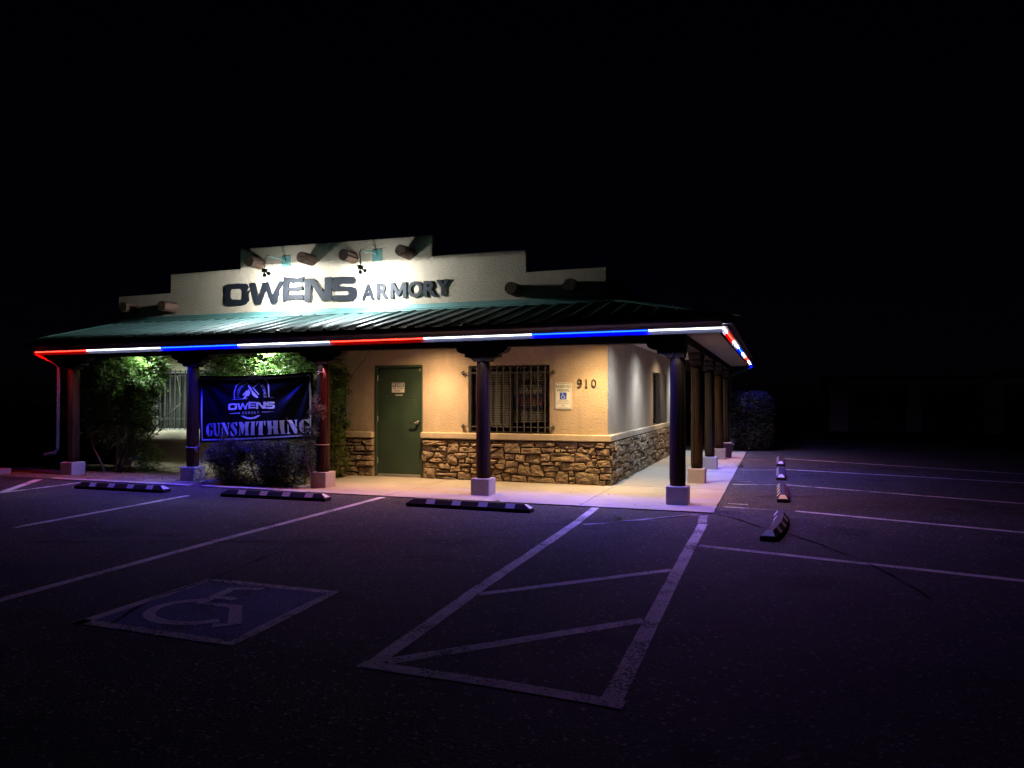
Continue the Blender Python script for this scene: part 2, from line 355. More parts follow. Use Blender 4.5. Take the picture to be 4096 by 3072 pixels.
# outlines measured on the wall and banner planes, metres (x, z)
STONES = [[(-3.43,0.691),(-2.926,0.706),(-2.926,0.658),(-2.948,0.609),(-3.392,0.602),(-3.424,0.648)],[(-2.917,0.701),(-2.696,0.702),(-2.696,0.606),(-2.717,0.486),(-2.923,0.476),(-2.926,0.607)],[(-2.687,0.7),(-2.471,0.698),(-2.477,0.614),(-2.683,0.612)],[(-2.459,0.698),(-2.313,0.698),(-2.313,0.673),(-2.459,0.67)],[(-2.465,0.656),(-2.307,0.662),(-2.307,0.612),(-2.465,0.608)],[(-3.43,0.593),(-3.181,0.595),(-3.162,0.561),(-3.168,0.507),(-3.308,0.498),(-3.423,0.518)],[(-3.15,0.593),(-3.093,0.58),(-3.061,0.541),(-3.067,0.509),(-3.156,0.51)],[(-3.086,0.592),(-2.976,0.597),(-2.939,0.567),(-2.942,0.509),(-3.055,0.51),(-3.055,0.547)],[(-2.693,0.586),(-2.441,0.603),(-2.307,0.581),(-2.307,0.499),(-2.702,0.498)],[(-3.414,0.501),(-3.283,0.49),(-3.194,0.469),(-3.219,0.411),(-3.327,0.362),(-3.34,0.316),(-3.41,0.319),(-3.433,0.388)],[(-3.156,0.499),(-2.942,0.498),(-2.945,0.412),(-3.01,0.385),(-3.203,0.386),(-3.175,0.452)],[(-2.879,0.457),(-2.81,0.461),(-2.773,0.406),(-2.717,0.367),(-2.723,0.288),(-2.785,0.263),(-2.922,0.293),(-2.935,0.413)],[(-2.798,0.476),(-2.545,0.477),(-2.52,0.441),(-2.588,0.399),(-2.723,0.379),(-2.773,0.423),(-2.81,0.456)],[(-2.514,0.48),(-2.307,0.485),(-2.307,0.415),(-2.508,0.413)],[(-3.321,0.362),(-3.073,0.372),(-3.01,0.337),(-3.023,0.308),(-3.2,0.302),(-3.321,0.31)],[(-3.023,0.385),(-2.941,0.387),(-2.941,0.338),(-3.001,0.334)],[(-3.001,0.317),(-2.941,0.324),(-2.941,0.299),(-3.004,0.3)],[(-2.702,0.368),(-2.588,0.382),(-2.588,0.309),(-2.695,0.309)],[(-2.572,0.397),(-2.307,0.407),(-2.307,0.312),(-2.575,0.304)],[(-3.42,0.296),(-3.111,0.276),(-3.108,0.194),(-3.416,0.204)],[(-3.092,0.277),(-2.941,0.293),(-2.885,0.249),(-2.879,0.192),(-3.073,0.183),(-3.101,0.237)],[(-2.705,0.289),(-2.471,0.284),(-2.471,0.245),(-2.708,0.246)],[(-2.453,0.29),(-2.307,0.298),(-2.307,0.241),(-2.44,0.24)],[(-3.404,0.193),(-3.168,0.18),(-3.164,0.006),(-3.406,0.005)],[(-3.155,0.172),(-2.904,0.174),(-2.903,0.135),(-3.155,0.135)],[(-2.86,0.236),(-2.661,0.239),(-2.661,0.16),(-2.879,0.13)],[(-2.649,0.205),(-2.502,0.227),(-2.495,0.154),(-2.643,0.155)],[(-2.489,0.219),(-2.307,0.222),(-2.307,0.177),(-2.477,0.174)],[(-2.465,0.161),(-2.307,0.166),(-2.307,0.115),(-2.453,0.127)],[(-3.149,0.109),(-2.735,0.12),(-2.742,0.049),(-2.96,0.076),(-3.136,0.081)],[(-3.13,0.067),(-2.96,0.067),(-2.797,0.047),(-2.748,0.007),(-3.148,0.001)],[(-2.723,0.141),(-2.526,0.136),(-2.465,0.116),(-2.465,0.003),(-2.726,0.005)],[(-2.456,0.099),(-2.307,0.104),(-2.306,0.003),(-2.459,0.003)],[(-2.301,0.693),(-2.12,0.697),(-2.12,0.63),(-2.301,0.62)],[(-2.295,0.609),(-2.066,0.62),(-2.066,0.519),(-2.295,0.508)],[(-2.295,0.497),(-2.114,0.504),(-2.114,0.423),(-2.295,0.418)],[(-2.295,0.407),(-2.114,0.407),(-2.114,0.317),(-2.295,0.312)],[(-2.295,0.295),(-2.102,0.301),(-2.102,0.184),(-2.294,0.183)],[(-2.294,0.166),(-2.114,0.172),(-2.114,0.011),(-2.294,0.004)],[(-2.053,0.693),(-1.838,0.694),(-1.844,0.669),(-2.041,0.668)],[(-2.071,0.651),(-1.838,0.656),(-1.844,0.614),(-2.071,0.606)],[(-1.821,0.692),(-1.556,0.697),(-1.539,0.61),(-1.533,0.505),(-1.679,0.507),(-1.821,0.512),(-1.832,0.586)],[(-1.545,0.697),(-1.284,0.703),(-1.281,0.615),(-1.527,0.613)],[(-1.27,0.703),(-1.069,0.707),(-1.089,0.625),(-1.27,0.616)],[(-1.058,0.707),(-0.908,0.705),(-0.914,0.637),(-1.078,0.631)],[(-2.071,0.592),(-1.939,0.587),(-1.957,0.556),(-2.071,0.52)],[(-1.862,0.597),(-1.838,0.559),(-1.838,0.403),(-2.07,0.408),(-2.071,0.475),(-2.029,0.504)],[(-1.521,0.593),(-1.169,0.599),(-1.164,0.525),(-1.135,0.512),(-1.521,0.5)],[(-1.147,0.599),(-0.92,0.618),(-0.897,0.597),(-0.931,0.547),(-1.112,0.527),(-1.152,0.569)],[(-1.823,0.484),(-1.626,0.486),(-1.638,0.42),(-1.662,0.392),(-1.821,0.393)],[(-1.612,0.481),(-1.449,0.477),(-1.452,0.348),(-1.55,0.356),(-1.623,0.393)],[(-1.437,0.48),(-1.175,0.471),(-1.17,0.335),(-1.44,0.349)],[(-1.158,0.498),(-0.993,0.505),(-0.996,0.375),(-1.164,0.376)],[(-2.076,0.38),(-1.945,0.376),(-2.011,0.31),(-2.076,0.291)],[(-1.921,0.39),(-1.812,0.388),(-1.815,0.31),(-1.963,0.314)],[(-1.8,0.36),(-1.644,0.365),(-1.568,0.339),(-1.58,0.273),(-1.803,0.249)],[(-2.005,0.299),(-1.821,0.299),(-1.821,0.232),(-1.898,0.213),(-1.981,0.238)],[(-1.551,0.323),(-1.498,0.314),(-1.469,0.287),(-1.376,0.274),(-1.359,0.209),(-1.325,0.128),(-1.411,0.122),(-1.568,0.152),(-1.571,0.251)],[(-1.478,0.336),(-1.394,0.339),(-1.365,0.318),(-1.376,0.293),(-1.457,0.293)],[(-1.348,0.297),(-1.284,0.315),(-1.17,0.31),(-1.13,0.265),(-1.113,0.163),(-1.107,0.119),(-1.313,0.117),(-1.336,0.188),(-1.359,0.252)],[(-1.152,0.357),(-0.959,0.363),(-0.92,0.331),(-0.931,0.315),(-1.153,0.313)],[(-1.118,0.293),(-0.931,0.296),(-0.836,0.269),(-0.847,0.22),(-1.067,0.199),(-1.107,0.217)],[(-2.076,0.269),(-2.011,0.271),(-2.011,0.226),(-2.076,0.221)],[(-1.993,0.218),(-1.862,0.198),(-1.856,0.17),(-1.963,0.122),(-2.04,0.125),(-2.04,0.17)],[(-1.785,0.233),(-1.591,0.262),(-1.586,0.157),(-1.691,0.148),(-1.738,0.169),(-1.838,0.171)],[(-1.874,0.153),(-1.744,0.157),(-1.714,0.087),(-1.717,0.007),(-1.821,0.011),(-1.889,0.114)],[(-2.076,0.107),(-1.903,0.119),(-1.862,0.026),(-1.868,-0.002),(-2.076,-0.01)],[(-1.703,0.12),(-1.429,0.113),(-1.423,0.004),(-1.703,0.01)],[(-1.405,0.103),(-0.932,0.093),(-0.903,0.008),(-1.408,0.005)],[(-1.09,0.169),(-1.045,0.192),(-0.931,0.196),(-0.886,0.176),(-0.892,0.111),(-1.096,0.114)],[(-0.905,0.64),(-0.843,0.652),(-0.809,0.626),(-0.809,0.602),(-0.905,0.607)],[(-0.899,0.705),(-0.517,0.713),(-0.517,0.616),(-0.597,0.598),(-0.72,0.59),(-0.804,0.631)],[(-0.698,0.583),(-0.597,0.588),(-0.52,0.605),(-0.548,0.53),(-0.62,0.533)],[(-0.503,0.708),(-0.186,0.711),(-0.192,0.666),(-0.251,0.633),(-0.487,0.649)],[(-0.17,0.712),(-0.019,0.715),(-0.04,0.63),(-0.213,0.626),(-0.175,0.672)],[(-0.003,0.707),(0.072,0.709),(0.104,0.641),(0.056,0.621),(-0.024,0.622)],[(-0.894,0.591),(-0.809,0.596),(-0.809,0.539),(-0.888,0.535)],[(-0.801,0.599),(-0.709,0.569),(-0.709,0.553),(-0.798,0.529)],[(-0.476,0.628),(-0.415,0.632),(-0.393,0.592),(-0.311,0.6),(-0.328,0.541),(-0.498,0.542),(-0.526,0.568)],[(-0.273,0.622),(-0.203,0.615),(-0.203,0.565),(-0.17,0.513),(-0.317,0.525),(-0.311,0.573)],[(-0.192,0.608),(0.051,0.608),(0.053,0.505),(-0.143,0.505),(-0.186,0.571)],[(-0.984,0.522),(-0.709,0.526),(-0.631,0.512),(-0.631,0.485),(-0.984,0.476)],[(-0.623,0.512),(-0.559,0.516),(-0.562,0.481),(-0.625,0.485)],[(-0.984,0.467),(-0.57,0.476),(-0.565,0.387),(-0.981,0.386)],[(-0.548,0.535),(-0.405,0.533),(-0.279,0.507),(-0.265,0.404),(-0.361,0.385),(-0.542,0.385)],[(-0.265,0.497),(-0.214,0.498),(-0.178,0.46),(-0.203,0.451),(-0.263,0.457)],[(-0.176,0.494),(-0.035,0.492),(-0.041,0.439),(-0.17,0.439)],[(-0.025,0.49),(0.077,0.503),(0.082,0.446),(0.066,0.429),(-0.027,0.437)],[(-0.257,0.441),(-0.176,0.438),(-0.179,0.404),(-0.252,0.394)],[(-0.902,0.37),(-0.787,0.378),(-0.799,0.308),(-0.9,0.305)],[(-0.782,0.357),(-0.378,0.369),(-0.372,0.326),(-0.35,0.316),(-0.35,0.279),(-0.488,0.237),(-0.642,0.232),(-0.815,0.237),(-0.81,0.281)],[(-0.35,0.38),(-0.263,0.396),(-0.187,0.388),(-0.203,0.3),(-0.342,0.298)],[(-0.165,0.412),(0.053,0.421),(0.061,0.313),(-0.127,0.31),(-0.171,0.38)],[(-0.187,0.359),(-0.165,0.343),(-0.144,0.296),(-0.192,0.295)],[(-0.372,0.257),(-0.323,0.285),(-0.22,0.289),(-0.111,0.266),(-0.112,0.205),(-0.269,0.199),(-0.372,0.22)],[(-0.111,0.292),(-0.041,0.294),(-0.041,0.215),(-0.085,0.214)],[(-0.033,0.295),(0.066,0.292),(0.076,0.219),(-0.033,0.215)],[(-0.849,0.209),(-0.662,0.221),(-0.665,0.001),(-0.889,-0.003),(-0.889,0.095)],[(-0.654,0.216),(-0.587,0.218),(-0.571,0.154),(-0.654,0.141)],[(-0.659,0.13),(-0.554,0.117),(-0.554,0.069),(-0.659,0.065)],[(-0.654,0.039),(-0.549,0.048),(-0.549,0.005),(-0.654,0.001)],[(-0.548,0.219),(-0.389,0.214),(-0.312,0.19),(-0.171,0.195),(-0.131,0.143),(-0.131,0.006),(-0.527,0.001),(-0.554,0.139)],[(-0.117,0.191),(0.05,0.197),(0.076,0.177),(0.071,0.098),(-0.117,0.096)],[(-0.123,0.08),(-0.026,0.084),(-0.023,0.005),(-0.123,0.006)],[(-0.012,0.084),(0.081,0.09),(0.081,0.014),(0.071,0.006),(-0.012,0.005)],[(-5.013,0.69),(-4.705,0.696),(-4.705,0.639),(-5.013,0.633)],[(-4.692,0.693),(-4.453,0.698),(-4.452,0.574),(-4.594,0.576),(-4.679,0.631)],[(-5.04,0.618),(-4.705,0.628),(-4.698,0.585),(-5.026,0.567)],[(-5.072,0.549),(-4.875,0.553),(-4.881,0.51),(-5.066,0.509)],[(-4.848,0.559),(-4.627,0.573),(-4.626,0.479),(-4.848,0.468)],[(-4.607,0.57),(-4.452,0.562),(-4.452,0.483),(-4.6,0.474)],[(-5.059,0.492),(-4.881,0.499),(-4.881,0.459),(-5.052,0.455)],[(-4.946,0.443),(-4.452,0.455),(-4.452,0.404),(-4.808,0.412),(-4.946,0.403)],[(-4.953,0.386),(-4.691,0.393),(-4.684,0.308),(-4.952,0.278)],[(-4.678,0.382),(-4.452,0.388),(-4.451,0.3),(-4.671,0.3)],[(-5.098,0.359),(-4.972,0.365),(-4.985,0.277),(-5.091,0.274)],[(-5.091,0.256),(-4.988,0.259),(-4.988,0.191),(-5.084,0.188)],[(-4.975,0.254),(-4.84,0.269),(-4.84,0.193),(-4.975,0.191)],[(-4.821,0.281),(-4.743,0.283),(-4.451,0.286),(-4.451,0.196),(-4.827,0.184)],[(-5.057,0.172),(-4.788,0.174),(-4.781,0.072),(-4.951,0.084),(-5.044,0.098)],[(-4.755,0.164),(-4.451,0.179),(-4.45,-0.01),(-4.761,-0.018)],[(-5.05,0.052),(-4.885,0.063),(-4.781,0.021),(-4.793,-0.013),(-5.05,-0.017)],[(-5.34,0.681),(-5.033,0.687),(-5.053,0.555),(-5.339,0.554)],[(-5.339,0.537),(-5.092,0.543),(-5.085,0.451),(-5.339,0.434)],[(-5.338,0.422),(-4.966,0.443),(-4.966,0.38),(-5.338,0.364)],[(-5.338,0.347),(-5.118,0.359),(-5.111,0.273),(-5.338,0.267)],[(-5.338,0.249),(-5.111,0.256),(-5.104,0.187),(-5.337,0.175)],[(-5.337,0.157),(-5.077,0.171),(-5.07,-0.017),(-5.336,-0.021)]]
WORD_LETTERS = [[[(-7.948,3.749),(-7.868,3.788),(-7.602,3.796),(-7.404,3.775),(-7.351,3.718),(-7.416,3.625),(-7.325,3.642),(-7.363,3.557),(-7.349,3.438),(-7.414,3.366),(-7.545,3.35),(-7.877,3.353),(-7.945,3.4),(-7.959,3.498),(-7.933,3.584),(-7.955,3.651)],[(-7.813,3.644),(-7.787,3.686),(-7.535,3.684),(-7.495,3.639),(-7.507,3.489),(-7.533,3.462),(-7.772,3.479),(-7.812,3.513)]],[[(-7.331,3.771),(-7.287,3.795),(-7.208,3.786),(-7.182,3.742),(-7.115,3.503),(-7.014,3.776),(-6.963,3.795),(-6.912,3.792),(-6.873,3.758),(-6.782,3.519),(-6.631,3.766),(-6.581,3.795),(-6.538,3.783),(-6.543,3.73),(-6.617,3.607),(-6.637,3.555),(-6.617,3.543),(-6.655,3.481),(-6.667,3.376),(-6.717,3.34),(-6.806,3.348),(-6.936,3.633),(-7.05,3.361),(-7.101,3.342),(-7.205,3.357),(-7.232,3.412)]],[[(-6.518,3.866),(-6.393,3.844),(-6.205,3.821),(-6.057,3.847),(-6.044,3.767),(-6.069,3.73),(-6.267,3.741),(-6.279,3.72),(-6.304,3.738),(-6.367,3.742),(-6.404,3.702),(-6.404,3.649),(-6.217,3.65),(-6.081,3.664),(-6.068,3.59),(-6.192,3.575),(-6.391,3.585),(-6.411,3.544),(-6.403,3.508),(-6.216,3.499),(-6.067,3.496),(-6.042,3.421),(-6.067,3.391),(-6.265,3.411),(-6.465,3.399),(-6.527,3.359),(-6.541,3.518),(-6.53,3.708)]],[[(-6.032,3.787),(-6.02,3.807),(-5.848,3.802),(-5.763,3.751),(-5.653,3.59),(-5.604,3.557),(-5.609,3.526),(-5.568,3.544),(-5.557,3.802),(-5.397,3.81),(-5.399,3.351),(-5.615,3.35),(-5.848,3.662),(-5.877,3.653),(-5.883,3.373),(-5.907,3.342),(-6.005,3.347),(-6.03,3.39),(-6.019,3.598)]],[[(-5.377,3.761),(-5.318,3.793),(-5.176,3.798),(-4.905,3.776),(-4.87,3.734),(-4.87,3.673),(-4.905,3.644),(-5.175,3.662),(-5.234,3.641),(-5.21,3.615),(-4.963,3.596),(-4.858,3.56),(-4.834,3.478),(-4.845,3.387),(-4.915,3.329),(-5.173,3.326),(-5.328,3.337),(-5.387,3.381),(-5.376,3.442),(-5.316,3.45),(-5.08,3.439),(-4.997,3.455),(-5.033,3.518),(-5.317,3.526),(-5.384,3.566),(-5.401,3.649)]]]
SMALL_LETTERS = [('A',-4.734,3.327,-4.459,3.629),('R',-4.412,3.327,-4.16,3.629),('M',-4.129,3.328,-3.787,3.625),('O',-3.757,3.323,-3.456,3.631),('R',-3.433,3.328,-3.171,3.622),('Y',-3.181,3.333,-2.911,3.629)]
STENCIL = [[[(-6.742,1.021),(-6.74,0.787),(-6.762,0.796),(-6.792,0.829),(-6.808,0.886),(-6.801,0.953),(-6.775,1.001)],[(-6.728,1.021),(-6.663,1.021),(-6.662,0.94),(-6.674,0.94),(-6.698,0.978),(-6.728,1.006)],[(-6.721,0.892),(-6.656,0.902),(-6.661,0.831),(-6.714,0.785),(-6.72,0.792),(-6.709,0.84),(-6.709,0.878)]],[[(-6.647,1.026),(-6.574,1.027),(-6.572,1.008),(-6.575,0.88),(-6.555,0.823),(-6.545,0.795),(-6.572,0.794),(-6.614,0.822),(-6.626,0.86),(-6.627,1.008),(-6.645,1.012)],[(-6.541,1.028),(-6.486,1.031),(-6.486,1.014),(-6.5,1.004),(-6.502,0.852),(-6.531,0.795),(-6.535,0.819),(-6.516,0.862),(-6.521,1.009),(-6.539,1.013)]],[[(-6.474,1.033),(-6.386,1.037),(-6.327,0.912),(-6.315,0.855),(-6.32,0.808),(-6.35,0.836),(-6.421,0.958),(-6.445,1.01)],[(-6.45,0.967),(-6.432,0.92),(-6.431,0.816),(-6.419,0.802),(-6.455,0.801),(-6.445,0.815)],[(-6.334,1.035),(-6.276,1.04),(-6.281,1.026),(-6.299,1.011),(-6.304,0.931),(-6.321,0.926),(-6.32,1.011)]],[[(-6.189,1.046),(-6.194,1.013),(-6.188,0.98),(-6.13,0.924),(-6.124,0.868),(-6.152,0.825),(-6.17,0.825),(-6.17,0.858),(-6.234,0.932),(-6.258,0.96),(-6.26,0.998),(-6.235,1.031)],[(-6.177,1.046),(-6.108,1.051),(-6.113,0.976),(-6.131,0.976),(-6.16,1.013),(-6.177,1.027)],[(-6.269,0.894),(-6.251,0.889),(-6.228,0.847),(-6.187,0.824),(-6.198,0.805),(-6.268,0.809)]],[[(-6.062,0.977),(-6.055,0.845),(-6.043,0.822),(-6.095,0.817),(-6.078,0.845),(-6.067,0.944)],[(-6.079,1.052),(-6.005,1.055),(-5.953,1.001),(-5.964,0.945),(-6.003,0.832),(-6.015,0.841),(-6.056,0.967)],[(-5.948,1.056),(-5.845,1.059),(-5.868,1.03),(-5.884,0.946),(-5.883,0.848),(-5.872,0.825),(-5.969,0.822),(-5.952,0.847),(-5.947,0.945)]],[[(-5.831,1.061),(-5.726,1.065),(-5.745,1.041),(-5.752,0.948),(-5.759,0.855),(-5.744,0.832),(-5.855,0.827),(-5.832,0.854),(-5.827,0.947),(-5.813,1.04)]],[[(-5.704,1.067),(-5.659,1.068),(-5.692,1.023),(-5.709,0.981),(-5.72,0.99)],[(-5.648,1.07),(-5.575,1.073),(-5.583,0.95),(-5.587,0.858),(-5.567,0.835),(-5.685,0.832),(-5.669,0.856),(-5.666,0.949),(-5.653,1.042)],[(-5.564,1.074),(-5.521,1.076),(-5.524,0.993),(-5.541,0.997),(-5.552,1.034)]],[[(-5.502,1.076),(-5.391,1.08),(-5.402,1.063),(-5.396,0.953),(-5.412,0.87),(-5.401,0.85),(-5.495,0.842),(-5.473,0.869),(-5.476,0.952),(-5.483,1.053)],[(-5.39,0.985),(-5.368,0.985),(-5.368,0.953),(-5.39,0.953)],[(-5.375,1.082),(-5.259,1.085),(-5.269,1.065),(-5.274,0.954),(-5.276,0.881),(-5.254,0.858),(-5.367,0.852),(-5.362,0.87),(-5.368,0.953),(-5.358,1.064)]],[[(-5.237,1.086),(-5.127,1.091),(-5.149,1.071),(-5.15,0.965),(-5.142,0.883),(-5.12,0.862),(-5.23,0.857),(-5.213,0.877),(-5.23,0.955),(-5.231,1.065)]],[[(-5.105,1.092),(-5.007,1.097),(-4.931,0.996),(-4.887,0.942),(-4.889,0.871),(-4.935,0.87),(-5.012,0.958),(-5.056,1.04)],[(-5.089,1.039),(-5.067,1.008),(-5.06,0.893),(-5.022,0.865),(-5.104,0.861),(-5.082,0.893)],[(-4.964,1.097),(-4.881,1.102),(-4.899,1.082),(-4.898,0.982),(-4.925,1.005),(-4.931,1.077)]],[[(-4.759,1.111),(-4.758,0.88),(-4.779,0.88),(-4.828,0.915),(-4.848,0.978),(-4.84,1.051),(-4.797,1.097)],[(-4.745,1.111),(-4.658,1.112),(-4.66,1.031),(-4.673,1.03),(-4.711,1.075),(-4.745,1.093)],[(-4.743,0.989),(-4.649,0.995),(-4.662,0.918),(-4.731,0.876),(-4.742,0.885),(-4.726,0.926),(-4.723,0.976)]]]
EMBLEM = [[(-6.251,1.439),(-5.982,1.457),(-5.359,1.481),(-5.359,1.477),(-5.982,1.446),(-6.244,1.436)],[(-6.269,1.197),(-6.054,1.213),(-6.052,1.199),(-6.263,1.191)],[(-5.599,1.231),(-5.331,1.236),(-5.594,1.219)],[(-5.904,1.701),(-5.884,1.701),(-5.824,1.646),(-5.797,1.597),(-5.705,1.526),(-5.658,1.477),(-5.691,1.466),(-5.731,1.483),(-5.77,1.505),(-5.804,1.543),(-5.797,1.554),(-5.817,1.581),(-5.891,1.657),(-5.891,1.663)],[(-5.804,1.646),(-5.785,1.657),(-5.732,1.608),(-5.646,1.531),(-5.659,1.521),(-5.738,1.586)],[(-5.999,1.811),(-5.985,1.814),(-5.888,1.702),(-5.903,1.7)],[(-5.88,1.619),(-5.834,1.575),(-5.843,1.526),(-5.87,1.499),(-5.903,1.499),(-5.916,1.466),(-5.982,1.458),(-5.936,1.521),(-5.93,1.548)],[(-5.993,1.521),(-5.917,1.598),(-5.9,1.581),(-5.969,1.507)],[(-5.772,1.662),(-5.693,1.713),(-5.683,1.708),(-5.758,1.651)],[(-6.03,1.157),(-5.967,1.16),(-5.913,1.139),(-5.827,1.134),(-5.748,1.146),(-5.682,1.171),(-5.623,1.174),(-5.675,1.138),(-5.734,1.113),(-5.827,1.103),(-5.913,1.109),(-5.973,1.13)]]
ARCH = [(-6.177,1.442),(-6.179,1.511),(-6.168,1.576),(-6.142,1.681),(-6.078,1.724),(-5.998,1.77),(-5.918,1.805),(-5.832,1.829),(-5.746,1.836),(-5.661,1.827),(-5.589,1.808),(-5.556,1.791),(-5.51,1.742),(-5.474,1.693),(-5.454,1.617),(-5.449,1.553),(-5.448,1.48)]
BANNER_WORD = [[[(-6.294,1.357),(-6.27,1.368),(-6.191,1.374),(-6.132,1.371),(-6.116,1.357),(-6.136,1.332),(-6.108,1.338),(-6.12,1.316),(-6.116,1.286),(-6.135,1.266),(-6.175,1.261),(-6.273,1.258),(-6.293,1.269),(-6.297,1.294),(-6.29,1.316),(-6.296,1.333)],[(-6.254,1.332),(-6.246,1.343),(-6.171,1.346),(-6.159,1.335),(-6.163,1.297),(-6.171,1.289),(-6.242,1.291),(-6.254,1.299)]],[[(-6.11,1.371),(-6.097,1.377),(-6.073,1.376),(-6.066,1.365),(-6.045,1.305),(-6.015,1.376),(-5.999,1.381),(-5.984,1.381),(-5.972,1.373),(-5.944,1.313),(-5.898,1.378),(-5.883,1.386),(-5.869,1.383),(-5.871,1.37),(-5.894,1.337),(-5.9,1.323),(-5.894,1.321),(-5.905,1.304),(-5.909,1.277),(-5.924,1.267),(-5.952,1.268),(-5.991,1.34),(-6.026,1.269),(-6.041,1.264),(-6.073,1.266),(-6.08,1.28)]],[[(-5.863,1.405),(-5.825,1.401),(-5.767,1.398),(-5.721,1.406),(-5.717,1.386),(-5.724,1.376),(-5.786,1.376),(-5.79,1.371),(-5.797,1.375),(-5.817,1.375),(-5.828,1.364),(-5.828,1.351),(-5.77,1.353),(-5.728,1.358),(-5.724,1.339),(-5.762,1.334),(-5.824,1.334),(-5.83,1.323),(-5.828,1.314),(-5.77,1.314),(-5.724,1.315),(-5.716,1.296),(-5.724,1.288),(-5.785,1.291),(-5.847,1.285),(-5.866,1.274),(-5.87,1.315),(-5.867,1.364)]],[[(-5.713,1.391),(-5.709,1.396),(-5.655,1.397),(-5.628,1.385),(-5.594,1.345),(-5.578,1.336),(-5.58,1.328),(-5.567,1.334),(-5.564,1.401),(-5.513,1.405),(-5.513,1.285),(-5.582,1.282),(-5.655,1.361),(-5.664,1.358),(-5.666,1.285),(-5.674,1.277),(-5.704,1.277),(-5.712,1.288),(-5.709,1.342)]],[[(-5.506,1.393),(-5.488,1.402),(-5.442,1.405),(-5.355,1.403),(-5.344,1.392),(-5.344,1.376),(-5.355,1.368),(-5.442,1.369),(-5.461,1.363),(-5.453,1.357),(-5.374,1.355),(-5.34,1.347),(-5.332,1.325),(-5.336,1.301),(-5.358,1.285),(-5.441,1.281),(-5.49,1.282),(-5.51,1.293),(-5.506,1.309),(-5.487,1.312),(-5.411,1.312),(-5.385,1.317),(-5.396,1.333),(-5.487,1.332),(-5.508,1.342),(-5.514,1.363)]]]
ARC_TEXT = [(-5.81,1.488),(-6.096,1.488),(-5.812,1.761)]
BANNER_SMALL = [(-6.014,1.186),(-5.637,1.242)]

# ------------------------------------------------------------------ ground, slab, bed
G = -.015                                   # asphalt level; slab top is 0
lot = structure(obj('parking_lot', MB().add([(-150,-150,G),(150,-150,G),(150,150,G),(-150,150,G)], [(0,1,2,3)]), M_ASPHALT))

walk = structure(obj('sidewalk', MB().box(-4.87,1.90,-2.44,0.05,-.05,-.012).box(.0,1.90,.05,8.85,-.05,-.0125), M_CRACK))
def slab_panel(x0,x1,y0,y1,dz=0.0):
    g = .004
    P = []
    for (ax,ay),(bx2,by2) in (((x0+g,y0+g),(x1-g,y0+g)),((x1-g,y0+g),(x1-g,y1-g)),((x1-g,y1-g),(x0+g,y1-g)),((x0+g,y1-g),(x0+g,y0+g))):
        k = max(1,int(math.hypot(bx2-ax,by2-ay)/.06)); outer = (ay < -2.4 and by2 < -2.4) or (ax > 1.88 and bx2 > 1.88)
        for i in range(k):
            x = ax+(bx2-ax)*i/k; y = ay+(by2-ay)*i/k; j = .014*max(-.2,noise.noise(Vector((x*6,y*6,4))))+.006*noise.noise(Vector((x*21,y*21,2))) if outer and 0 < i else 0
            P.append((x-(j if ax > 1.88 and bx2 > 1.88 else 0), y+(j if ay < -2.4 and by2 < -2.4 else 0)))
    obj('concrete_panel', MB().prism([P], lambda a,b:(a,b,dz), lambda a,b:(a,b,-.045)), M_CONC, walk, bevel=.004)
xs = [-4.87,-4.22,-2.86,-1.36,.13,1.91]
for i in range(5): slab_panel(xs[i],xs[i+1],-2.45,.06, (0,.001,0,.0012,0)[i])
ys = [.06,1.25,2.95,4.6,6.3,7.6,8.87]
for i in range(6): slab_panel(.0,1.91,ys[i],ys[i+1], (.001,0,.0012,0,.0008,0)[i])

def rough_sheet(x0,x1,y0,y1,nx,ny,f):
    mb = MB(); vs = [(x0+(x1-x0)*i/nx, y0+(y1-y0)*j/ny) for j in range(ny+1) for i in range(nx+1)]
    return mb.add([(x,y,f(x,y)) for x,y in vs], [(j*(nx+1)+i,j*(nx+1)+i+1,(j+1)*(nx+1)+i+1,(j+1)*(nx+1)+i) for j in range(ny) for i in range(nx)])
def bedz(x,y):
    e = min(1, (y+2.28)/.25, (x+12.6)/.5, (-4.86-x)/.12); e = max(0, e)
    return -.013 + e*(.012 + .022*(noise.noise(Vector((x*2.1,y*2.1,3)))+.4) + .012*noise.noise(Vector((x*9,y*9,1))))
structure(obj('planting_bed', rough_sheet(-12.6,-4.86,-2.28,.02,120,40,bedz), M_SOIL, smooth=True))
def kerb(x0,x1):
    mb = MB(); n = 14; ring = []
    for i in range(n+1):
        x = x0+(x1-x0)*i/n; a = -2.43+.012*math.sin(x*7); b = -2.26+.015*math.sin(x*5+1)
        ring += [(x,a,-.04),(x,a,.004),(x,b,.006),(x,b,-.04)]
    return mb.add(ring, [(4*i+k,4*i+(k+1)%4,4*i+4+(k+1)%4,4*i+4+k) for i in range(n) for k in range(4)]+[(0,1,2,3),(4*n+3,4*n+2,4*n+1,4*n)])
structure(obj('kerb', kerb(-9.75,-6.62), M_CONC_D)); structure(obj('kerb', kerb(-6.33,-4.88), M_CONC_D))

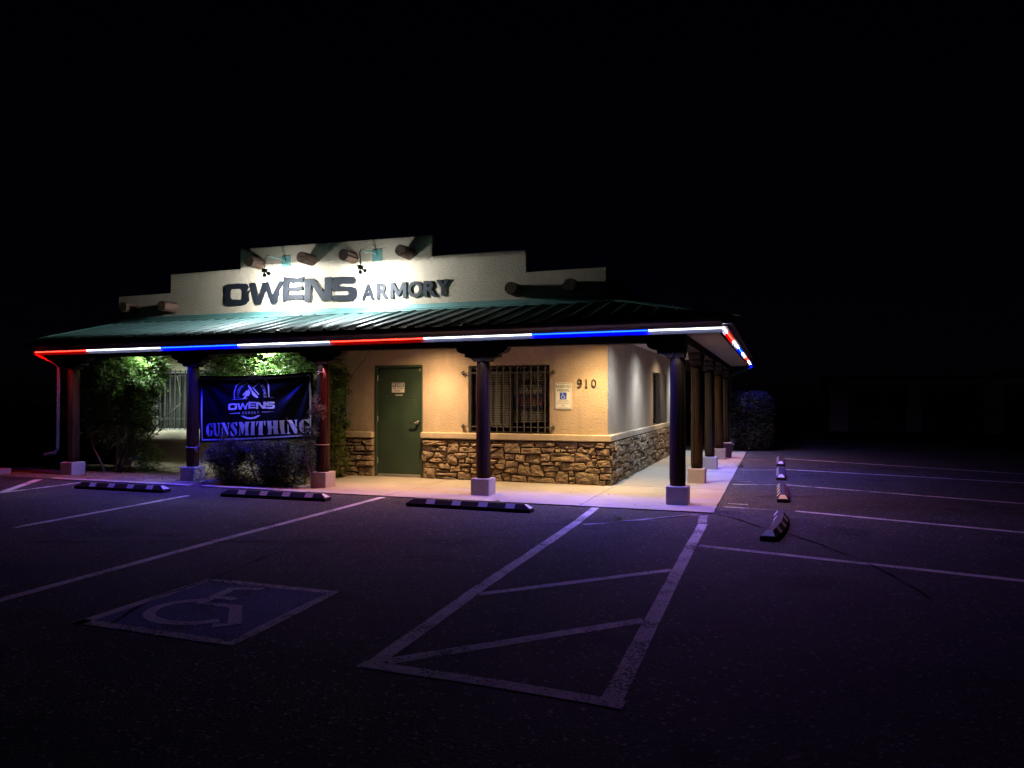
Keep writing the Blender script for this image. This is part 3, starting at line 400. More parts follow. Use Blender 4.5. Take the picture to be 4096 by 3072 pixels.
# painted lines (children of the lot)
Z1 = G+.002; Z2 = G+.004
def line(name, path, w, m=M_PAINT, z=Z1):
    # subdivide and wobble the edges so the brush marks are not ruler-straight
    P = []
    for a,b in zip(path[:-1],path[1:]):
        d = math.dist(a,b); k = max(1,int(d/.25))
        P += [(a[0]+(b[0]-a[0])*i/k, a[1]+(b[1]-a[1])*i/k) for i in range(k)]
    P.append(path[-1])
    P = [(p[0]+.006*noise.noise(Vector((p[0]*3,p[1]*3,5))), p[1]+.006*noise.noise(Vector((p[0]*3,p[1]*3,9)))) for p in P]
    W = [w*(1+.10*noise.noise(Vector((p[0]*5,p[1]*5,2)))) for p in P]
    return obj(name, MB().strip(P, W, lambda x,y:(x,y,z)), m, lot)
line('aisle_line', [(.368,-2.46),(.43,-3.83),(.49,-7.05),(.545,-8.62)], .105)
line('aisle_line', [(1.852,-3.30),(1.865,-5.7),(1.90,-8.70)], .105)
line('aisle_line', [(.48,-8.63),(1.30,-8.645),(1.97,-8.69)], .10, z=Z2)
line('aisle_stripe', [(.545,-7.06),(1.82,-5.76)], .085)
line('aisle_stripe', [(.60,-8.55),(1.83,-7.29)], .10)
line('stall_line', [(-2.868,-2.48),(-2.80,-6.06),(-2.70,-8.4),(-2.66,-9.4)], .10)
line('stall_line', [(-5.746,-3.33),(-5.537,-6.22)], .10)
line('stall_line', [(-8.80,-2.52),(-8.735,-4.06),(-8.66,-6.1)], .09)
line('aisle_stripe', [(-9.93,-2.52),(-8.78,-4.0)], .13, z=Z2)
line('stall_line', [(1.935,-4.61),(4.55,-5.19),(8.2,-6.0)], .10)
line('stall_line', [(2.90,-1.87),(5.23,-2.67),(8.5,-3.75)], .095)
line('stall_line', [(2.80,1.20),(4.68,.43),(9.0,-1.3)], .095)
line('stall_line', [(2.86,4.07),(5.15,3.39),(9.6,2.0)], .095)
line('stall_line', [(2.86,6.97),(5.50,5.56),(9.4,3.5)], .095)
line('faded_line', [(1.99,-1.78),(2.70,-1.86)], .07, M_PAINT_T)
line('faded_line', [(1.97,.97),(2.72,1.16)], .075, M_PAINT_T)
line('faded_line', [(1.97,3.67),(2.72,3.92)], .07, M_PAINT_T)
line('faded_line', [(2.02,-1.45),(2.30,-1.47)], .06, M_PAINT_T)
line('faded_line', [(2.02,1.45),(2.25,1.49)], .06, M_PAINT_T)
line('faded_line', [(2.0,6.3),(2.6,6.45)], .06, M_PAINT_T)
line('faded_line', [(.53,-3.80),(1.02,-3.35),(1.72,-2.60)], .07, M_PAINT_S)
line('faded_line', [(1.80,-2.62),(1.84,-3.25)], .10, M_PAINT_T)
# accessible-bay symbol
obj('bay_symbol_ground', MB().add([(-1.65,-8.57,Z1),(-.43,-8.59,Z1),(-.51,-7.40,Z1),(-1.67,-7.40,Z1)],[(0,1,2,3)]), M_PAINT_B, lot)
line('bay_symbol_border', [(-1.66,-8.62),(-1.68,-7.39),(-.51,-7.39),(-.43,-8.60),(-1.71,-8.575)], .085, M_PAINT, Z2)
sym = MB(); zz = lambda x,y:(x,y,Z2)
arc = [(-1.13+.33*math.cos(math.radians(a))*(1 if a<270 else 1), -8.13+.27*math.sin(math.radians(a))) for a in range(118,336,12)]
sym.strip(arc, .08, zz)
sym.strip([(-1.30,-7.62),(-1.245,-7.96),(-.95,-7.95),(-.68,-8.28),(-.79,-8.36)], .095, lambda x,y:(x,y,Z2+.001))
sym.strip([(-1.34,-7.60),(-1.22,-7.53),(-1.08,-7.50)], .085, lambda x,y:(x,y,Z2+.002))
sym.strip([(-1.24,-7.80),(-1.08,-7.80)], .07, lambda x,y:(x,y,Z2+.002))
obj('bay_symbol', sym, M_PAINT_S, lot)

def crack(path, w=.022):
    P = []
    for a,b in zip(path[:-1],path[1:]):
        k = max(2,int(math.dist(a,b)/.07))
        for i in range(k):
            x = a[0]+(b[0]-a[0])*i/k; y = a[1]+(b[1]-a[1])*i/k
            P.append((x+.03*noise.noise(Vector((x*5,y*5,7))), y+.03*noise.noise(Vector((x*5,y*5,17)))))
    W = [max(.004, 1.5*w*(.55+.9*noise.noise(Vector((p[0]*4,p[1]*4,3))))) for p in P]
    obj('crack', MB().strip(P, W, lambda x,y:(x,y,G+.0065)), M_CRACK, lot)
crack([(-4.6,-6.74),(-3.61,-6.44),(-2.80,-6.08),(-1.72,-5.716),(-1.0,-5.39),(-.46,-5.21)], .024)
crack([(-.336,-4.66),(-.09,-4.14),(.431,-3.83)], .018)
crack([(.46,-3.86),(1.02,-3.38),(1.72,-2.63),(1.95,-2.50)], .022)
crack([(1.95,-2.55),(2.22,-2.81),(2.55,-3.42),(2.80,-3.68),(3.11,-4.2),(3.5,-5.1),(3.75,-6.1)], .028)
crack([(-1.45,-8.55),(-1.66,-7.99),(-1.69,-7.37),(-1.88,-6.08)], .020)
crack([(-9.5,-6.6),(-7.2,-6.5),(-5.3,-6.35)], .016)
crack([(4.6,-2.2),(6.4,-2.7),(8.0,-2.9)], .02)

# ------------------------------------------------------------------ the shop building
shop = thing('shop_building', 'low tan stucco shop with stone wainscot, teal metal porch roof and stepped parapet', 'building')
XL = -10.855; YB = 9.0; WT = 3.12
def wall_sheet(mb, u0,u1,v0,v1, openings, mp, depth):
    us = sorted({u0,u1,*[o[0] for o in openings],*[o[1] for o in openings]}); vs = sorted({v0,v1,*[o[2] for o in openings],*[o[3] for o in openings]})
    for a,b in zip(us[:-1],us[1:]):
        for c,d in zip(vs[:-1],vs[1:]):
            if any(o[0]<=a and b<=o[1] and o[2]<=c and d<=o[3] for o in openings): continue
            mb.add([mp(a,c,0),mp(b,c,0),mp(b,d,0),mp(a,d,0)],[(0,1,2,3)])
    for a,b,c,d in openings:
        for (p,q) in (((a,c),(b,c)),((b,c),(b,d)),((b,d),(a,d)),((a,d),(a,c))):
            mb.add([mp(*p,0),mp(*q,0),mp(*q,depth),mp(*p,depth)],[(0,1,2,3)])
DOOR = (-4.46,-3.46,-.02,2.08); WA = (-2.547,-1.018,.842,2.043); W2 = (-6.70,-5.088,.83,2.036); WLL = (-9.86,-7.95,.79,2.036)
SW = (4.84,6.70,.83,2.06)
mb = MB(); wall_sheet(mb, XL,0,-.05,WT,[DOOR,WA,W2,WLL], lambda u,v,d:(u,d,v), .16); obj('wall', mb, M_STUCCO, shop, fix=False)
mb = MB(); wall_sheet(mb, 0,YB,-.05,WT,[SW], lambda u,v,d:(-d,u,v), .16); obj('wall', mb, M_STUCCO, shop, fix=False)
obj('wall', MB().add([(XL,YB,-.05),(XL,0,-.05),(XL,0,WT),(XL,YB,WT)],[(0,1,2,3)]).add([(0,YB,-.05),(XL,YB,-.05),(XL,YB,WT),(0,YB,WT)],[(0,1,2,3)]), M_STUCCO, shop, fix=False)
obj('flat_roof', MB().box(XL+.02,-.02,.2,YB-.02,3.05,WT), M_DARK, shop)
# stepped parapet
pp = [(XL,3.10),(0,3.10),(0,3.688),(-1.427,3.684),(-1.427,4.083),(-3.265,4.088),(-3.265,4.478),(-7.604,4.518),(-7.604,4.102),(-9.419,4.092),(-9.419,3.694),(XL,3.682)]
obj('parapet', MB().prism([pp], lambda a,b:(a,0,b), lambda a,b:(a,.28,b)), M_STUCCO, shop, bevel=.03, seg=3)
obj('parapet_return', MB().box(-.28,-.001,.285,YB,3.10,3.60), M_STUCCO, shop)

# ledges
def ledge(mb,x0,x1,y0,y1,z0,z1): return mb.box(x0,x1,y0,y1,z0,z1)
obj('ledge', MB().box(-3.452,.088,-.12,-.001,.732,.842), M_STUCCO_TRIM, shop, bevel=.014)
obj('ledge', MB().box(.001,.088,.001,YB,.732,.842), M_STUCCO_TRIM, shop, bevel=.014)
obj('ledge', MB().box(-7.2,-4.466,-.12,-.001,.722,.832), M_STUCCO_TRIM, shop, bevel=.014)
lf = MB(); prof = [(0,.56)]+[(-.15-.05*math.cos(math.radians(a)), .675+.112*math.sin(math.radians(a))) for a in range(-90,91,18)]+[(0,.787)]
lf.add([(x,y,z) for x in (XL,-7.25) for y,z in prof], [(i,i+1,len(prof)+i+1,len(prof)+i) for i in range(len(prof)-1)]+[tuple(range(len(prof))),tuple(range(2*len(prof)-1,len(prof)-1,-1))])
obj('rounded_sill', lf, M_STUCCO_TRIM, shop, smooth=False)

# flaked paint along the wall corner
CR = random.Random(3); w_ch = bpy.data.materials.get('flaked') or mat('flaked',(.62,.60,.56),.9,.1)
for zc,yc,sz in ((1.86,.05,.045),(1.74,.09,.03),(1.62,.035,.05),(1.56,.10,.035),(1.47,.06,.04),(1.40,.12,.02),(1.30,.05,.03)):
    obj('paint_flake', MB().sheet([[(yc+sz*CR.uniform(.25,1)*math.cos(t*.785)*.7, zc+sz*CR.uniform(.3,1.2)*math.sin(t*.785)) for t in range(8)]], lambda a,b:(.0035,a,b)), w_ch, shop, fix=False)

# ---- stone veneer: every stone an object
ven = obj('stone_veneer', MB().box(-3.44,.06,-.06,-.002,-.02,.73).box(.002,.06,0,YB,-.02,.73).box(-5.75,-4.475,-.06,-.002,-.02,.72), M_MORTAR, shop)
SR = random.Random(5)
def make_stone(poly, mp, d0=.03, thick=.062):
    n = len(poly); cx = sum(p[0] for p in poly)/n; cz = sum(p[1] for p in poly)/n
    pts = []
    for i in range(n):
        a = poly[i]; b = poly[(i+1)%n]; d = math.dist(a,b); k = 2 if d > .09 else 1
        if d > .22: k = 3
        for j in range(k):
            t = j/k; x = a[0]+(b[0]-a[0])*t; z = a[1]+(b[1]-a[1])*t
            jj = .006 if j else .002
            pts.append((x+SR.uniform(-jj,jj), z+SR.uniform(-jj,jj)))
    k = len(pts); th = thick*SR.uniform(.75,1.3); rings = []
    tx = SR.uniform(-.12,.12); tz = SR.uniform(-.22,.10)
    def ring(s, dep, rj):
        out = []
        for x,z in pts:
            dx = x-cx; dz = z-cz; r = math.hypot(dx,dz); ss = max(s, 1-.035/max(r,.02)) if s > .8 else s
            out.append((cx+dx*ss, cz+dz*ss, dep + (tx*dx+tz*dz)*.5 + SR.uniform(-rj,rj)))
        return out
    rings = [ring(1.0, d0-.01, 0), ring(.995, d0+th*.55, .004), ring(.90, d0+th*.95, .006), ring(.5, d0+th*1.12, .014)]
    vs = [mp(*p) for g in rings for p in g] + [mp(cx,cz,d0+th*1.1+SR.uniform(-.012,.012))]
    fs = [(a*k+i,a*k+(i+1)%k,(a+1)*k+(i+1)%k,(a+1)*k+i) for a in range(3) for i in range(k)]
    fs += [(3*k+i,3*k+(i+1)%k,4*k) for i in range(k)]
    # four-point faces with uneven depth are split so they read as chiselled facets
    ff = []
    for f in fs:
        if len(f)==4: ff += [(f[0],f[1],f[2]),(f[0],f[2],f[3])] if SR.random()<.5 else [(f[0],f[1],f[3]),(f[1],f[2],f[3])]
        else: ff.append(f)
    return MB().add(vs, ff)
for poly in STONES:
    q = [(x, min(z,.725)) for x,z in poly]
    if min(p[0] for p in q) < -5.8: continue
    obj('stone', make_stone(q, lambda a,b,d:(a,-d,b)), M_STONE, ven)
# return wall: coursed random rubble generated in rows that interlock
def rubble(u0,u1,z0,z1):
    cells = []
    def split(a,b,c,d,depth):
        w = b-a; h = d-c
        if depth > 0 and (w > .52 or h > .20 or (SR.random() < .45 and (w > .34 or h > .15))):
            if w/2.6 > h and w > .26:
                t = SR.uniform(.33,.67); split(a,a+w*t,c,d,depth-1); split(a+w*t,b,c,d,depth-1); return
            if h > .13:
                t = SR.uniform(.35,.65); split(a,b,c,c+h*t,depth-1); split(a,b,c+h*t,d,depth-1); return
        cells.append((a,b,c,d))
    split(u0,u1,z0,z1,12); return cells
def warp(u,z):
    return (u+.05*noise.noise(Vector((u*2.2,z*5,1.3)))+.02*noise.noise(Vector((u*6,z*12,4))), z+.030*noise.noise(Vector((u*2.6,z*4,8.1)))*(1 if .03<z<.70 else .15))
for a,b,c,d in rubble(.10,YB-.05,.0,.728):
    g = .006; P = []
    for p,q in (((a+g,c+g),(b-g,c+g)),((b-g,c+g),(b-g,d-g)),((b-g,d-g),(a+g,d-g)),((a+g,d-g),(a+g,c+g))):
        P.append((p[0]*.97+q[0]*.03, p[1]*.97+q[1]*.03)); P.append(((p[0]+q[0])/2,(p[1]+q[1])/2))
    P = [warp(*p) for p in P]
    obj('stone', make_stone(P, lambda u,z,dd:(dd,u,z), thick=.066), M_STONE, ven)
# quoin returns that turn the corner are the ends of the front stones: a narrow column beside the corner
for z0,z1 in ((.005,.115),(.12,.245),(.25,.335),(.34,.46),(.465,.555),(.56,.725)):
    w = SR.uniform(.09,.17)
    obj('stone', make_stone([(-.03,z0),(w*.5-.02,z0),(w-.03,z0+.01),(w-.03,z1-.01),(w*.5,z1),(-.03,z1)], lambda u,z,dd:(dd,u,z), thick=.05), M_STONE, ven)

# ---- door
door = obj('door', MB().box(-4.409,-3.499,.03,.075,.012,2.031), M_DOOR, shop, bevel=.004)
fr = MB().box(-4.46,-4.412,-.012,.10,-.02,2.08).box(-3.496,-3.46,-.012,.10,-.02,2.08).box(-4.412,-3.496,-.012,.10,2.034,2.08)
obj('frame', fr, M_DOORF, door, bevel=.004)
for z in (1.843,1.07,.294):
    obj('hinge', MB().lathe([(.011,z-.055),(.011,z+.055)],10,(-4.413,.022,0)), M_STEEL, door, smooth=True)
for x,z in ((-4.217,1.49),(-4.219,1.43),(-3.691,1.484),(-3.696,1.426)):
    obj('bolt', MB().lathe([(.017,0),(.015,.008),(.006,.013)],10,(x,.03,z),Matrix.Rotation(math.pi/2,3,'X')), M_DOORF, door, smooth=True)
hd = MB().lathe([(.042,0),(.042,.012),(.03,.03),(.026,.055),(.020,.062)],18,(-3.565,.03,1.01),Matrix.Rotation(math.pi/2,3,'X'))
hd.tube([(-3.565,-.028,1.01),(-3.60,-.034,1.01),(-3.66,-.033,1.008),(-3.70,-.026,1.006)],[.013,.012,.011,.010],8)
obj('lever_handle', hd, M_STEEL, door, smooth=True)
obj('latch_guard', MB().box(-3.512,-3.492,.012,.03,.925,1.095), M_DOORF, door, bevel=.003)
obj('door_sweep', MB().box(-4.405,-3.503,.012,.03,.014,.048), M_ALU, door, bevel=.003)
obj('threshold', MB().box(-4.41,-3.498,-.03,.09,-.004,.010), M_ALU, door)
obj('worn_patch', MB().sheet([[(-3.545,2.028),(-3.505,2.026),(-3.503,1.962),(-3.52,1.955),(-3.54,1.975),(-3.552,2.005)]], lambda a,b:(a,.0285,b)), M_CONC, door, fix=False)

# ---- windows
def window(o, horiz=True, mull=None, mp=None, frame=M_BRONZE):
    a,b,c,d = o; t = .045
    w = MB()
    def bx(u0,u1,v0,v1,d0,d1):
        P = [mp(u,v,dd) for dd in (d0,d1) for v in (v0,v1) for u in (u0,u1)]
        w.add(P, [(0,1,3,2),(4,6,7,5),(0,4,5,1),(2,3,7,6),(0,2,6,4),(1,5,7,3)])
    bx(a,a+t,c,d,.05,.12); bx(b-t,b,c,d,.05,.12); bx(a+t,b-t,d-t,d,.05,.12); bx(a+t,b-t,c,c+t*.7,.05,.12)
    if mull: bx(mull-.028,mull+.028,c+t*.7,d-t,.055,.118)
    win = obj('window', w, frame, shop)
    pane = MB().add([mp(a+t,c+t*.7,.085),mp(b-t,c+t*.7,.085),mp(b-t,d-t,.085),mp(a+t,d-t,.085)],[(0,1,2,3)])
    obj('pane', pane, M_GLASS, win, fix=False)
    return win
fmap = lambda u,v,d:(u,d,v); smap = lambda u,v,d:(-d,u,v)
wA = window(WA, mull=-1.757, mp=fmap)
def slats(win, a, b, z0, z1, pitch, mp, tilt=.0, y=.15, skew=0):
    n = int((z1-z0)/pitch)
    for i in range(n):
        z = z1-pitch*i; dz = skew*max(0,i-n+4)
        s = MB().add([mp(a,z-.017,y-.012),mp(b,z-.017+dz,y-.012),mp(b,z+.006+dz,y-.004),mp(a,z+.006,y-.004),mp(b,z+.0165+dz,y+.012),mp(a,z+.0165,y+.012)],[(0,1,2,3),(3,2,4,5)])
        obj('slat', s, M_BLIND, win, fix=False)
slats(wA, -1.725, -1.066, .985, 1.985, .0427, fmap, skew=.006)
slats(wA, -2.49, -1.79, .90, 1.985, .0427, fmap)
# gathered curtain behind the left sash
cu = MB(); n = 40
cu.add([(-2.50+.30*i/n, .20+.02*math.sin(i*1.3), z) for z in (.86,2.0) for i in range(n+1)], [(i,i+1,n+2+i,n+1+i) for i in range(n)])
obj('curtain', cu, M_CURTAIN, wA, smooth=True, fix=False)
w2 = window(W2, mull=-5.9, mp=fmap); slats(w2,-5.86,-5.14,.9,1.97,.0427,fmap)
wL = window(WLL, mull=-8.9, mp=fmap, frame=M_PALEFRAME)
for x0,x1 in ((-9.80,-8.95),(-8.85,-8.0)):
    cu = MB(); n = 60
    cu.add([(x0+(x1-x0)*i/n, .17+.018*math.sin(i*.9)+.01*math.sin(i*2.3), z) for z in (.82,1.98) for i in range(n+1)], [(i,i+1,n+2+i,n+1+i) for i in range(n)])
    obj('curtain', cu, M_CURTAIN, wL, smooth=True, fix=False)
wS = window(SW, mull=5.77, mp=smap)
slats(wS, 4.9, 5.73, .9, 2.0, .0427, smap); slats(wS, 5.81, 6.65, .9, 2.0, .0427, smap)
# dark room behind the windows so that nothing of the night sky shows through
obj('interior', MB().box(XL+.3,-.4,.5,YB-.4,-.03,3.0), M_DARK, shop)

# ---- porch: ceiling, soffit, beams, fascia, gutter, roof panels
CZ = 2.53
obj('porch_ceiling', MB().add([(XL,-1.68,CZ),(1.26,-1.68,CZ),(1.26,0,CZ),(XL,0,CZ)],[(0,3,2,1)]).add([(0,0,CZ),(1.26,0,CZ),(1.26,9.05,CZ),(0,9.05,CZ)],[(0,3,2,1)]), M_CEIL, shop, fix=False)
obj('soffit', MB().add([(-10.72,-1.96,2.352),(1.96,-1.96,2.352),(1.50,-1.89,2.352),(-10.72,-1.89,2.352)],[(0,3,2,1)]).add([(1.50,-1.89,2.352),(1.96,-1.96,2.352),(1.96,9.35,2.352),(1.50,9.35,2.352)],[(0,3,2,1)]), M_SOFFIT, shop, fix=False)
obj('porch_beam', MB().box(-10.72,1.49,-1.895,-1.685,2.236,2.54), M_BEAM, shop, bevel=.006)
obj('porch_beam', MB().box(1.265,1.488,-1.683,9.06,2.2365,2.545), M_BEAM, shop, bevel=.006)
obj('porch_beam', MB().box(.01,1.263,8.85,9.05,2.22,2.528), M_BEAM, shop, bevel=.006)
obj('porch_beam', MB().box(-10.72,-10.55,-1.683,-.01,2.236,2.528), M_BEAM, shop, bevel=.006)
def zg(x): return .0051*(x-2.0)                 # the gutter and its light strip fall slightly to the left
fas = MB()
fas.add([(x,y,z+ (zg(x) if x<1.99 else 0)) for x in (-10.72,1.998) for y,z in ((-1.998,2.345),(-1.958,2.345),(-1.958,2.52),(-1.998,2.52))],[(0,1,2,3),(7,6,5,4),(0,4,5,1),(1,5,6,2),(2,6,7,3),(3,7,4,0)])
obj('fascia', fas, M_FASCIA, shop)
obj('fascia', MB().box(1.958,1.9985,-1.957,9.38,2.345,2.52), M_FASCIA, shop)
def gutter(p0, p1, out, z0f, z1f):
    prof = [(0,0),(.06,-.004),(.085,.03),(.125,.065),(.132,.105),(.118,.108),(.112,.075),(.0,.07)]
    vs = []
    for (p,zz) in ((p0,z0f),(p1,z1f)):
        for o,z in prof: vs.append((p[0]+out[0]*o, p[1]+out[1]*o, 2.428+zz+z))
    k = len(prof)
    return MB().add(vs,[(i,(i+1)%k,k+(i+1)%k,k+i) for i in range(k)]+[tuple(range(k)),tuple(range(2*k-1,k-1,-1))])
obj('gutter', gutter((-10.76,-2.0),(2.0,-2.0),(0,-1),zg(-10.76),0).box(1.998,2.125,-2.127,-1.995,2.455,2.5335), M_GUTTER, shop)
obj('gutter', gutter((2.0,-1.995),(2.0,9.42),(1,0),0,-.01), M_GUTTER, shop)
# ribbed roof panels
def roof_z(d): return 2.552 + .257*d            # d: distance in from the eave
EAVE = 2.085
per = .305; prof = [(0,0),(.185,0),(.212,.034),(.253,.034),(.280,0)]
roof = obj('porch_roof', MB().box(XL+.05,1.9,-1.95,-.01,2.535,2.55).box(.01,1.9,.0,9.3,2.534,2.549), M_DARK, shop)
x = -10.80; npan = 0
def front_panel(x0, nrib):
    st = []
    for r in range(nrib):
        for o,h in prof: st.append((x0+r*per+o,h))
    st.append((x0+nrib*per,0)); vs = []; t = .004
    for xx,h in st:
        top = -.004 if xx < .0 else -xx-.004
        top = max(top, -EAVE+.01); d = top+EAVE
        vs += [(xx,-EAVE-.03,roof_z(-.03)+h),(xx,top,roof_z(d)+h)]
    fs = [(2*i,2*i+2,2*i+3,2*i+1) for i in range(len(st)-1)]
    return MB().add(vs,fs)
def solid(o, t=.0025):
    m = o.modifiers.new('sheet','SOLIDIFY'); m.thickness = t; m.offset = 1
while x < 2.0:
    k = 3 if x + 3*per < 2.09 else max(1,int((2.09-x)/per))
    solid(obj('roof_panel', front_panel(x,k), M_ROOF, roof, fix=False)); x += k*per + .0005
    if k < 3: break
y = -2.0
while y < 9.3:
    st = []
    for r in range(3):
        for o,h in prof: st.append((y+r*per+o,h))
    st.append((y+3*per,0)); vs = []
    for yy,h in st:
        top = .004 if yy > 0 else -yy+.004
        top = min(top, EAVE-.01); d = EAVE-top
        vs += [(EAVE+.03,yy,roof_z(-.03)+h),(top,yy,roof_z(d)+h)]
    solid(obj('roof_panel', MB().add(vs,[(2*i,2*i+2,2*i+3,2*i+1) for i in range(len(st)-1)]), M_ROOF, roof, fix=False)); y += 3*per+.0005
# screws along the eave and the top
# flashing against the wall: two stepped bands
fl = MB(); fp = [(-.004,3.20),(-.022,3.195),(-.03,3.125),(-.085,3.115),(-.16,3.085),(-.165,3.068),(-.10,3.075)]
fl.add([(xx,yy,zz) for xx in (XL+.02,.0) for yy,zz in fp],[(i,i+1,len(fp)+i+1,len(fp)+i) for i in range(len(fp)-1)])
o = obj('flashing', fl, M_TRIMTEAL, roof, fix=False); solid(o,.003)
fl = MB(); fl.add([(-yy,y2,zz) for y2 in (.0,9.3) for yy,zz in fp],[(i,i+1,len(fp)+i+1,len(fp)+i) for i in range(len(fp)-1)])
o = obj('flashing', fl, M_TRIMTEAL, roof, fix=False); solid(o,.003)
hp = MB()
h0 = Vector((.02,-.02,roof_z(EAVE)+.06)); h1 = Vector((EAVE+.03,-EAVE-.03,roof_z(0)+.035)); s = Vector((.11,.11,-.045))
hp.add([h0,h1,h1+Vector((.13,.02,-.04)),h0+Vector((.13,.02,-.045)),h1+Vector((-.02,-.13,-.04)),h0+Vector((-.02,-.13,-.045))],[(0,1,2,3),(1,0,5,4)])
o = obj('hip_cap', hp, M_TRIMTEAL, roof, fix=False); solid(o,.003)
obj('rake_trim', MB().add([(-10.83,-EAVE-.03,roof_z(-.03)-.11),(-10.80,-EAVE-.03,roof_z(-.03)-.11),(-10.80,-.0,roof_z(EAVE)-.11),(-10.83,0,roof_z(EAVE)-.11),(-10.83,-EAVE-.03,roof_z(-.03)+.03),(-10.80,-EAVE-.03,roof_z(-.03)+.03),(-10.80,0,roof_z(EAVE)+.03),(-10.83,0,roof_z(EAVE)+.03)],[(0,3,2,1),(4,5,6,7),(0,1,5,4),(1,2,6,5),(2,3,7,6),(3,0,4,7)]), M_TRIMTEAL, roof)
obj('rake_board', MB().add([(-10.81,-2.0,2.34),(-10.81,-.0,2.34),(-10.81,0,3.0),(-10.81,-2.0,2.52)],[(0,1,2,3)]), M_BEAM, roof, fix=False)

# ---- posts
def log_mesh(r, z0, z1, seed):
    mb = MB(); n = 20; k = 16; vs = []
    for i in range(k+1):
        z = z0+(z1-z0)*i/k; e = 1.0
        if i == 0 or i == k: e = .93
        for j in range(n):
            a = 2*math.pi*j/n; rr = r*e*(1+.035*noise.noise(Vector((math.cos(a)*1.3,math.sin(a)*1.3,z*.9+seed*9)))+.012*noise.noise(Vector((math.cos(a)*6,math.sin(a)*6,z*.4+seed))))*(1.03-.05*(z/2))
            vs.append((rr*math.cos(a)+.008*noise.noise(Vector((z,seed,1))), rr*math.sin(a), z))
    fs = [(i*n+j,i*n+(j+1)%n,(i+1)*n+(j+1)%n,(i+1)*n+j) for i in range(k) for j in range(n)]+[tuple(range(n-1,-1,-1)),tuple(k*n+j for j in range(n))]
    return mb.add(vs,fs)
def corbel_profile(left=True, right=True):
    """stepped, scooped bracket; local u along the beam, z up"""
    def half(s):
        P = [(s*.414,2.234)]
        P += [(s*(.414-.15*(1-math.cos(math.radians(a)))), 2.222-.083*math.sin(math.radians(a))) for a in range(15,91,15)]
        P += [(s*.27,2.139),(s*.27,2.088)]
        P += [(s*(.27-.135*math.sin(math.radians(a))), 2.088-.066*(1-math.cos(math.radians(a)))) for a in range(15,91,15)]
        return P
    R = half(1) if right else [(.105,2.234),(.105,2.022)]
    Lh = half(-1) if left else [(-.105,2.234),(-.105,2.022)]
    return R + Lh[::-1]
FP = [(-9.97,0),(-7.10,1),(-4.39,2),(-1.535,3)]; PY = -1.79
def post(x, y, seed, r, along, left=True, right=True, half2=False, top=2.022):
    p = obj('porch_post', MB(), None) if False else None
    mb = log_mesh(r, .245, top, seed); mb.v = [(a+x,b+y,c) for a,b,c in mb.v]
    p = obj('porch_post', mb, M_LOG, shop, smooth=True)
    h = .1485
    obj('pedestal', MB().box(x-h,x+h,y-h,y+h,-.03,.252), M_PEDESTAL, p, bevel=.014, seg=3)
    t = .10
    if along == 'x': c = MB().prism([corbel_profile(left,right)], lambda u,z:(x+u,y-t,z), lambda u,z:(x+u,y+t,z))
    else: c = MB().prism([corbel_profile(left,right)], lambda u,z:(x-t,y+u,z), lambda u,z:(x+t,y+u,z))
    obj('corbel', c, M_BEAM, p, bevel=.004)
    if half2:
        c = MB().prism([corbel_profile(False,True)], lambda u,z:(x-t*.95,y+.101+u-.105,z), lambda u,z:(x+t*.95,y+.101+u-.105,z))
        c.v = [(a,b if b > y+.102 else y+.102,cc) for a,b,cc in c.v]
        obj('corbel', c, M_BEAM, p)
    return p
for x,s in FP: post(x, PY, s, .106, 'x')
post(1.38, PY, 4, .111, 'x', True, False, True)
for i,y in enumerate((.91,3.58,6.23,8.88)): post(1.372, y, 5+i, .100, 'y', True, i < 3)

# ---- vigas
def viga(x,z,length,r,seed,tiltz=0):
    mb = MB(); n = 18; k = 6; vs = []
    for i in range(k+1):
        y = .05-(length+.05)*i/k; e = .95 if i == k else 1
        for j in range(n):
            a = 2*math.pi*j/n; rr = r*e*(1+.05*noise.noise(Vector((math.cos(a)*1.5,math.sin(a)*1.5,seed*7+y))))
            vs.append((x+rr*math.cos(a), y, z+rr*math.sin(a)+tiltz*y))
    fs = [(i*n+j,i*n+(j+1)%n,(i+1)*n+(j+1)%n,(i+1)*n+j) for i in range(k) for j in range(n)]+[tuple(k*n+j for j in range(n))]
    obj('viga', mb.add(vs,fs), M_VIGA, shop, smooth=False)
for i,(x,z) in enumerate(((-7.08,4.16),(-5.87,4.165),(-4.935,4.15),(-3.74,4.15))): viga(x,z,.36,.112,i)
for i,(x,z) in enumerate(((-10.33,3.39),(-9.28,3.375),(-1.60,3.35),(-.555,3.355))): viga(x,z,.36 if i<2 else .40,.112,i+5)

# ---- downspouts
def spout(path, name='downspout'):
    return obj(name, MB().tube(path,.036,4), M_SPOUT, shop)
spout([(-10.72,-2.06,2.34),(-10.70,-2.05,2.30),(-10.32,-1.92,2.12),(-10.24,-1.90,2.05),(-10.24,-1.90,.50),(-10.28,-1.93,.42),(-10.44,-2.02,.38)])
spout([(2.06,9.36,2.42),(2.05,9.37,2.33),(1.52,9.42,2.12),(1.44,9.42,2.04),(1.44,9.42,.36),(1.47,9.40,.28),(1.58,9.36,.20)])
